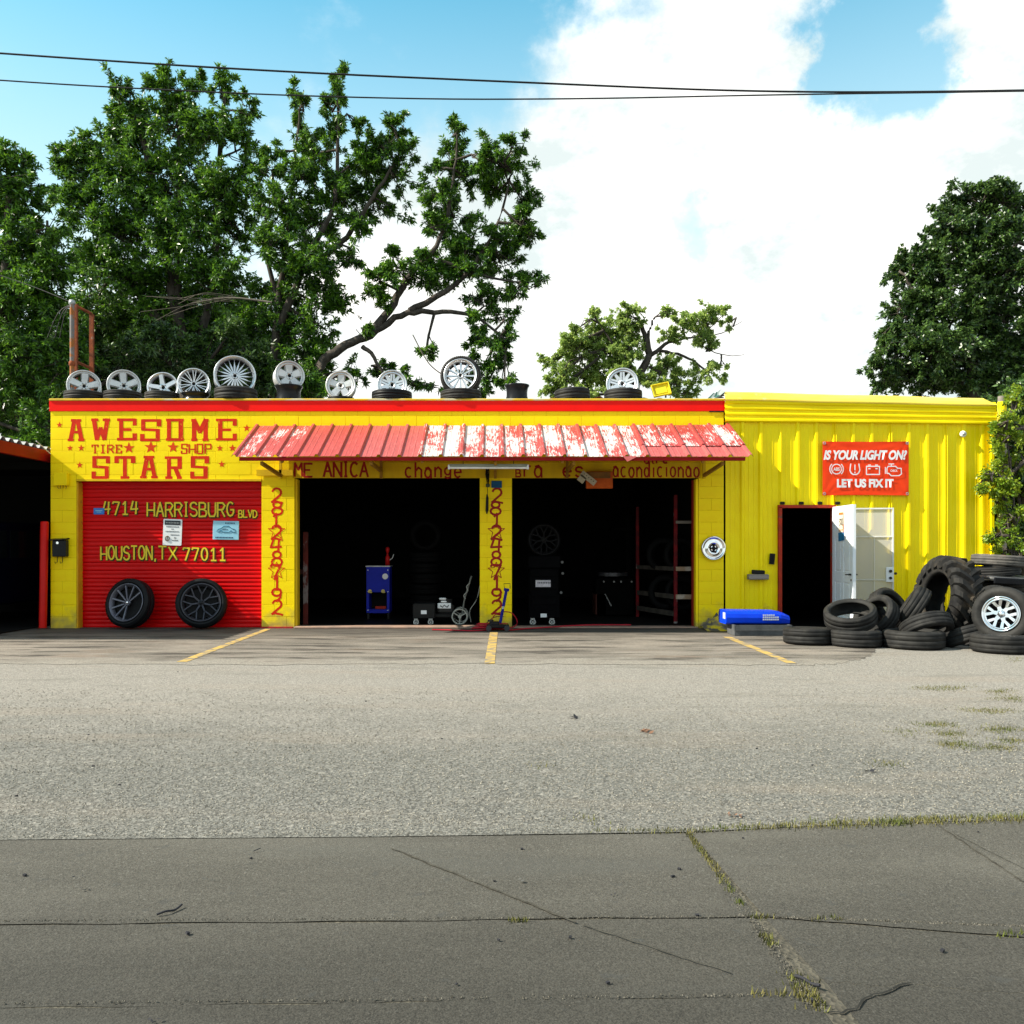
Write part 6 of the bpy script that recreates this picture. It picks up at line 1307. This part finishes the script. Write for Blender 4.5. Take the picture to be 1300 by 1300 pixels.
tree('shade_tree', 'leafy tree with two thin upright tops behind the shop, second from the left', (gx(330, YC), YC), [([(345, 640), (345, 500), (352, 400), (362, 320), (372, 230), (380, 140)], .16, .025), ([(352, 420), (390, 330), (425, 250), (430, 110)], .13, .03), ([(385, 345), (440, 300), (480, 240), (510, 190)], .10, .03), ([(352, 380), (335, 300), (350, 240)], .08, .03)],
     [(378, 115, 12, 18), (384, 145, 12, 24), (396, 175, 15, 24), (432, 100, 11, 20), (428, 130, 14, 26), (414, 130, 9, 14), (422, 175, 20, 34), (408, 205, 32, 32), (455, 158, 9, 12), (470, 185, 22, 22), (500, 165, 20, 18), (492, 185, 36, 26), (515, 195, 20, 22), (460, 215, 38, 32), (500, 225, 32, 26), (350, 190, 20, 12), (345, 215, 26, 22), (385, 225, 28, 28), (430, 250, 46, 34), (480, 262, 34, 24), (355, 262, 36, 36), (400, 285, 44, 36), (452, 290, 28, 18), (345, 315, 40, 34), (400, 335, 50, 36), (445, 330, 18, 18), (355, 370, 44, 36), (405, 385, 44, 34), (330, 410, 44, 36, .6), (375, 430, 44, 36, .4), (395, 462, 34, 30), (340, 465, 48, 36, .6), (436, 478, 24, 22), (300, 450, 40, 50, 1), (415, 420, 24, 24), (360, 480, 40, 24, -1.2), (395, 490, 34, 16, -1.2)], YC, LEAF, leaf=.16, group=GR)
YD = 10.0
tree('shade_tree', 'tree with a long bare limb leaning right over mid roof, ragged crown', (gx(400, YD), YD), [([(385, 620), (400, 480), (432, 443), (470, 425), (510, 400), (552, 396), (600, 400), (640, 430)], .17, .03), ([(470, 425), (500, 385), (520, 350), (560, 300), (575, 230), (580, 170)], .13, .02), ([(520, 395), (580, 360), (625, 300), (650, 220)], .10, .02), ([(460, 440), (478, 458), (490, 485)], .07, .03), ([(560, 330), (610, 350), (670, 360)], .06, .02), ([(585, 330), (605, 292), (612, 284)], .03, .012)],
     [(578, 168, 14, 22), (574, 200, 22, 28), (590, 225, 24, 26), (556, 215, 14, 12), (560, 250, 28, 24), (610, 205, 18, 16), (625, 195, 22, 22), (652, 185, 18, 18), (640, 215, 34, 26), (660, 245, 24, 26), (618, 238, 24, 22), (575, 275, 32, 26), (548, 290, 22, 20), (665, 280, 24, 22), (635, 300, 34, 24), (590, 315, 40, 28), (675, 300, 22, 18), (548, 330, 32, 18), (498, 325, 12, 9), (508, 345, 28, 16), (540, 358, 38, 20), (590, 350, 38, 22), (635, 335, 32, 22), (660, 370, 34, 18), (672, 355, 20, 12), (610, 378, 26, 18), (480, 345, 20, 14), (490, 385, 16, 12), (478, 370, 24, 14), (610, 410, 20, 16), (640, 400, 24, 14), (630, 438, 24, 18), (600, 432, 16, 18), (642, 425, 12, 8), (540, 450, 14, 12), (490, 470, 18, 14), (510, 480, 22, 14), (640, 455, 10, 10), (618, 470, 26, 26), (640, 490, 16, 14), (460, 420, 14, 10), (545, 490, 24, 10), (600, 495, 26, 14)], YD, LEAF, leaf=.15, dens=.74, group=GR)
YA = 8.0
tree('shade_tree', 'leafy tree cut off by the left edge of the photo behind the carport', (gx(-10, YA), YA), [([(-20, 640), (-10, 450), (10, 320), (10, 220)], .25, .04), ([(-5, 430), (50, 340), (60, 280)], .10, .03)],
     [(5, 200, 30, 22), (32, 205, 18, 12), (0, 235, 48, 34), (35, 245, 26, 28), (20, 285, 50, 40), (55, 290, 26, 30), (15, 335, 62, 40), (68, 345, 34, 30), (10, 390, 66, 42), (70, 400, 40, 40), (20, 450, 70, 46), (80, 465, 40, 46), (20, 520, 60, 40), (60, 540, 34, 40)], YA, LEAF, leaf=.155, group=GR)
YU = 13.5
tree('understorey_tree', 'dark low tree behind the silver rims at the left roof end', (gx(60, YU), YU), [([(60, 680), (60, 560), (65, 480)], .15, .04)],
     [(20, 520, 60, 60), (60, 470, 60, 60), (40, 590, 50, 50), (130, 480, 60, 50), (140, 440, 50, 50), (90, 520, 60, 50), (10, 620, 40, 60), (50, 660, 40, 50)], YU, LEAFD, leaf=.2, dens=1.0, group='low trees behind the shop')
tree('understorey_tree', 'dark low tree showing between the trunks behind the rims left of the middle', (gx(260, YU + 1), YU + 1), [([(260, 680), (262, 560), (265, 480)], .15, .04)],
     [(200, 480, 60, 50), (260, 470, 60, 55), (320, 480, 60, 50), (370, 485, 50, 40), (420, 495, 30, 18), (230, 420, 60, 50), (300, 420, 50, 50)], YU + 1, LEAFD, leaf=.2, dens=1.0, group='low trees behind the shop')
tree('understorey_tree', 'dark leafy growth hiding the trunks just behind the rims at the left', (gx(250, 9.2), 9.2), [([(250, 680), (252, 560), (250, 500)], .08, .03), ([(252, 560), (150, 510), (120, 490)], .05, .02), ([(252, 560), (340, 510), (380, 490)], .05, .02)],
     [(125, 480, 40, 28), (165, 455, 36, 26), (200, 485, 44, 26), (240, 455, 36, 30), (275, 480, 44, 30), (315, 455, 34, 28), (340, 485, 44, 24), (385, 490, 34, 16), (95, 440, 24, 24), (205, 430, 34, 22), (290, 425, 30, 22)], 9.2, LEAFD, leaf=.16, dens=.75, group='low trees behind the shop')
# bare dead limb crossing the dark crowns
o = MB()
random.seed(44)
for k_ in range(7):
    a = (298, 378 + random.uniform(-4, 4)); b = (180 + random.uniform(-10, 50), 385 + random.uniform(-8, 30)); P = [Vector((PX(x, 7.6), 7.6 + random.uniform(-.3, .3), PZ(y, 7.6))) for x, y in (a, ((a[0] + b[0]) / 2, (a[1] + b[1]) / 2 + random.uniform(-8, 4)), b)]
    o.tube(smooth(P, 4), .007, 5)
P = [Vector((PX(x, 7.6), 7.6, PZ(y, 7.6))) for x, y in ((345, 384), (290, 378), (240, 386))]; o.tube(smooth(P, 4), [.03 - .0025 * i for i in range(9)], 7); tag(o.build('dead_branch', BARKP), 'bare pale dead branch crossing the dark leaves left of the middle', 'branch')
YM = 17.0
tree('sparse_tree', 'small sparse pale green tree with a forked dark trunk', (gx(806, YM), YM), [([(800, 640), (806, 500), (812, 478), (824, 452)], .2, .13), ([(824, 452), (820, 432), (814, 412)], .13, .07), ([(824, 452), (850, 435), (880, 428)], .09, .03), ([(826, 450), (823, 425), (830, 405)], .09, .03), ([(834, 445), (868, 452), (895, 470), (905, 485)], .06, .02), ([(824, 465), (845, 480), (845, 505)], .06, .03), ([(812, 478), (780, 440), (760, 410)], .08, .02), ([(880, 428), (910, 425), (942, 408)], .03, .008), ([(880, 432), (915, 450), (945, 450)], .025, .008), ([(890, 428), (918, 400), (925, 385)], .02, .006)],
     [(770, 418, 26, 22), (798, 400, 18, 18), (800, 420, 20, 20), (755, 400, 8, 8), (732, 418, 12, 8), (720, 440, 18, 16), (740, 445, 30, 24), (772, 450, 34, 26), (700, 460, 14, 12), (712, 478, 24, 20), (748, 482, 34, 20), (790, 470, 26, 24), (800, 445, 16, 14), (852, 398, 14, 10), (870, 408, 18, 12), (895, 405, 24, 16, 0, .8), (912, 395, 20, 12, 0, .8), (925, 410, 12, 8), (850, 425, 22, 14, 0, .7), (885, 428, 26, 18, 0, .6), (905, 440, 20, 12, 0, .5), (848, 468, 22, 20), (830, 485, 22, 16), (865, 482, 18, 14, 0, .7), (895, 475, 26, 22, 0, .4), (915, 465, 18, 16, 0, .35), (870, 500, 30, 10, 0, .7), (700, 500, 22, 10), (740, 500, 30, 10)], YM, LEAFP, leaf=.125, dens=1.5, K=8, trunk_r=.2, depth=.8, group=None, lw=.26)
YR = 10.0
tree('broad_tree', 'dense dark green broad tree at the right edge behind the metal annex', (gx(1235, YR), YR), [([(1235, 640), (1235, 500), (1230, 380), (1250, 280)], .26, .05), ([(1232, 450), (1180, 400), (1150, 350)], .12, .03), ([(1232, 400), (1280, 330), (1300, 280)], .12, .03)],
     [(1255, 240, 22, 14), (1275, 238, 14, 12), (1235, 258, 38, 22), (1275, 262, 34, 26), (1205, 270, 24, 18), (1310, 270, 30, 34), (1215, 295, 36, 30), (1260, 300, 46, 36), (1195, 310, 22, 20), (1170, 325, 24, 20), (1148, 335, 22, 20), (1165, 350, 36, 28), (1215, 345, 44, 36), (1275, 350, 46, 40), (1140, 395, 24, 18), (1165, 395, 36, 28), (1215, 400, 48, 36), (1275, 410, 48, 42), (1130, 420, 18, 14), (1145, 430, 30, 22), (1190, 445, 50, 36), (1250, 460, 56, 40), (1112, 448, 16, 12), (1125, 465, 26, 20), (1160, 480, 46, 26), (1215, 485, 50, 26), (1270, 500, 40, 40), (1120, 485, 20, 14), (1300, 460, 40, 60), (1340, 290, 44, 40, 0, .6), (1360, 360, 50, 50, 0, .6), (1350, 440, 56, 56, 0, .6), (1400, 420, 40, 60, 0, .6), (1340, 520, 60, 50, 0, .6), (1395, 340, 36, 44, 0, .6)], YR, LEAFD, leaf=.12, dens=1.0, K=9, group=None, lw=.26)
YS = .9
tree('evergreen_shrub', 'glossy green shrub crowding the right end of the yellow metal annex', (gx(1290, YS), YS), [([(1290, 760), (1292, 640), (1288, 560)], .05, .015), ([(1300, 750), (1300, 600), (1304, 520)], .05, .015)],
     [(1292, 520, 14, 22, 0), (1310, 510, 22, 30, 0), (1276, 548, 16, 14, -.3), (1300, 560, 26, 26, 0), (1285, 590, 18, 24, .2), (1308, 610, 24, 34, 0), (1282, 640, 16, 22, .2), (1300, 665, 24, 30, 0), (1290, 700, 24, 26, .2), (1312, 720, 20, 30, .2), (1296, 740, 20, 20, .4), (1272, 560, 12, 30, .8), (1272, 620, 12, 40, .9), (1274, 690, 12, 40, .9), (1290, 540, 30, 50, 1.6), (1290, 640, 30, 60, 1.6), (1290, 730, 30, 50, 1.6), (1278, 535, 10, 12, -.3), (1268, 580, 8, 14, -.4)], YS, LEAFD, leaf=.085, dens=1.1, K=8, twig_r=.006, group='shrubs at the end of the annex', lw=.3, depth=.7)
tree('evergreen_shrub', 'bright yellow green shoots reaching over the right corner of the metal annex', (gx(1275, -.35), -.35), [([(1292, 800), (1284, 680), (1270, 612)], .02, .006), ([(1290, 740), (1280, 650), (1262, 600)], .015, .005), ([(1290, 760), (1284, 600), (1276, 548)], .02, .006)],
     [(1290, 505, 9, 14, .2), (1274, 535, 10, 12, 0), (1272, 560, 12, 14, 0), (1274, 590, 12, 14, .1), (1272, 640, 12, 14, .1), (1274, 665, 12, 12, .1), (1272, 705, 12, 12, .1), (1268, 545, 9, 8, 0), (1282, 555, 10, 8, 0), (1258, 602, 9, 8, 0), (1270, 612, 16, 9, 0), (1285, 622, 14, 10, 0), (1248, 620, 7, 5, 0), (1262, 628, 10, 7, 0), (1290, 655, 12, 12, 0), (1280, 680, 14, 8, 0), (1262, 686, 10, 6, 0), (1292, 695, 12, 10, 0), (1298, 540, 10, 20, .2), (1298, 590, 10, 16, .1)], -.35, LEAFB, leaf=.06, dens=1.0, K=7, twig_r=.004, group='shrubs at the end of the annex', lw=.3, depth=.7)
tree('broad_tree', 'broad green tree further right of the lot, past the photo edge', (gx(1560, 14), 14), [([(1560, 720), (1560, 560), (1550, 420)], .25, .06)],
     [(1560, 380, 70, 60), (1500, 440, 60, 55), (1620, 440, 60, 55), (1560, 480, 80, 60), (1480, 530, 60, 50), (1640, 530, 60, 50), (1560, 570, 90, 50), (1460, 600, 60, 50), (1650, 610, 60, 50)], 14, LEAFD, leaf=.2, dens=.45, K=8)

tree('evergreen_shrub', 'dark dense shrub further back past the right end of the annex', (gx(1285, 4.5), 4.5), [([(1285, 760), (1288, 640), (1285, 540)], .07, .02)],
     [(1268, 540, 14, 40), (1290, 540, 26, 50), (1268, 610, 14, 50), (1290, 620, 30, 50), (1270, 690, 16, 40), (1295, 700, 30, 40), (1320, 600, 30, 120)], 4.5, LEAFD, leaf=.12, dens=1.5, K=8, twig_r=.008, group='shrubs at the end of the annex', lw=.3)
# dark board fence behind, closing the view under the trees
t = thing('board_fence', 'weathered dark board fence under the trees behind the carport', 'fence', (0, 14.5, 0)); me = MB().box((0, 0, 1.1), (.19, .025, 2.2), ch=.004).mesh('board', M('fence_dark', (.05, .042, .035), (.03, .026, .022), 6, .9, stretch=(3, 1, .3)))
for i in range(60): link('board', me, t, (-16.8 + i * .2, random.uniform(-.01, .01), random.uniform(-.02, .02)))
m_ = MB(); [m_.box((-10.9, .04, z), (12.2, .05, .09)) for z in (.5, 1.8)]; m_.build('fence_rail', _m['fence_dark'], t)

# ------------------------------------------------------------------ overhead wires
def wire(label, pts, Y, r):
    P = []
    for i in range(61):
        x = -500 + i * 2300 / 60; y = np.interp(x, [p[0] for p in pts], [p[1] for p in pts]); P.append((x, y))
    ys = np.convolve(np.pad([p[1] for p in P], 4, mode='edge'), np.ones(9) / 9, mode='valid')
    ys[:4] = [P[i][1] for i in range(4)]; ys[-4:] = [P[i - 4][1] for i in range(4)]
    return tag(MB().tube([(PX(P[i][0], Y), Y, PZ(ys[i], Y)) for i in range(61)], r, 6).build('overhead_wire', M('wire_black', (.02, .02, .022), None, 5, .5)), label, 'wire', 'overhead wires')
wire('upper overhead wire, higher at the left edge of the sky', [(-500, 30), (0, 68), (330, 90), (650, 104), (930, 116), (1010, 118.3), (1300, 115), (1800, 104)], -3.6, .012)
wire('lower overhead wire, meeting the upper one right of the middle', [(-500, 62), (0, 103), (200, 114), (450, 125), (700, 127), (900, 122), (1010, 119.5), (1300, 116.3), (1800, 103)], -3.7, .009)
tag(MB().tube(smooth([(PX(-60, 1.2), 1.2, PZ(330, 1.2)), (PX(40, 1.2), 1.1, PZ(364, 1.2)), (PX(91, .9), .9, PZ(384, .9))]), .008, 6).build('service_wire', M('wire_grey', (.05, .05, .05), None, 5, .6)), 'grey service wire running down to the mast on the left roof end', 'wire')
tag(MB().tube(smooth([(PX(524, 9), 9, PZ(425, 9)), (PX(545, 9), 9, PZ(462, 9)), (PX(572, 9), 9, PZ(482, 9))]), .018, 6).build('hanging_vine', BARKP), 'thin bare vine hanging from the long limb left of the complete wheel', 'vine')

# ------------------------------------------------------------------ litter
random.seed(77)
def litter(label, px, py, n, s, c, nm='dry_leaf', cat='leaf'):
    g = G(px, py); m_ = MB()
    for _ in range(n):
        a = random.uniform(0, 6.28); x, y = random.gauss(0, s * .9), random.gauss(0, s * .9); l = s * random.uniform(.5, 1); u = Vector((math.cos(a), math.sin(a), random.uniform(.1, .5))) * l; w = Vector((-math.sin(a), math.cos(a), random.uniform(-.3, .5))) * l * .5; p = Vector((x, y, .004 + s * .25))
        m_.add([p - u, p + w, p + u, p - w], [(0, 1, 2), (0, 2, 3)])
    o = m_.build(nm, M('litter_' + c[0], c[1], None, 9, .9)); o.location = (g.x, g.y, 0); tag(o, label, cat); return o
litter('small heap of dry brown leaves on the gravel right of the middle', 818, 929, 12, .03, ('brown', (.20, .11, .07)))
litter('dark flat scrap on the gravel in front of the middle pier line', 722, 913, 4, .04, ('dark', (.03, .03, .035)), 'scrap', 'litter')
litter('dark scrap on the gravel near the grass patches', 1103, 980, 3, .03, ('dark', (.03, .03, .035)), 'scrap', 'litter')
litter('dry brown clump at the gravel edge right of the middle', 932, 1036, 10, .02, ('brown', (.20, .11, .07)), 'dry_weed', 'weed')
litter('dark crumb on the concrete, upper of the two at the left', 100, 1113, 3, .010, ('dark', (.03, .03, .035)), 'scrap', 'litter')
litter('dark crumb on the concrete, lower of the two at the left', 105, 1130, 4, .010, ('dark', (.03, .03, .035)), 'scrap', 'litter')
litter('dark crumb near the bottom edge left of the middle', 198, 1296, 3, .012, ('dark', (.03, .03, .035)), 'scrap', 'litter')
litter('small dark seed on the concrete left of the weedy joint', 778, 1136, 2, .008, ('dark', (.03, .03, .035)), 'scrap', 'litter')
litter('round flat dark spot of gum on the concrete below the middle', 661, 1119, 3, .012, ('grey', (.08, .08, .075)), 'gum_spot', 'litter')
def twig(label, pts, r):
    P = [G(*p) + Vector((0, 0, .006 + .006 * (i % 2))) for i, p in enumerate(pts)]; tag(MB().tube(smooth(P, 4), r, 6).build('twig', M('litter_dark', None)), label, 'twig')
twig('short curved black twig lying on the concrete at the left', ((199, 1163), (210, 1161), (222, 1157), (231, 1152)), .004)
twig('black twig lying across the weedy joint near the bottom', ((1008, 1241), (1018, 1246), (1030, 1251), (1041, 1256)), .005)
twig('tiny twig on the concrete below the gravel, left of the middle', ((322, 1082), (331, 1080)), .002)
o = MB()
for _ in range(34):
    g = G(random.uniform(0, 1300), random.uniform(850, 1290)); s = random.uniform(.003, .008); o.box((g.x, g.y, s * .4), (s * 2, s * 1.4, s), rot=(random.uniform(-.3, .3), 0, random.uniform(0, 3)))
kind(o.build('dark_crumbs', M('litter_dark', None)), 'stuff')
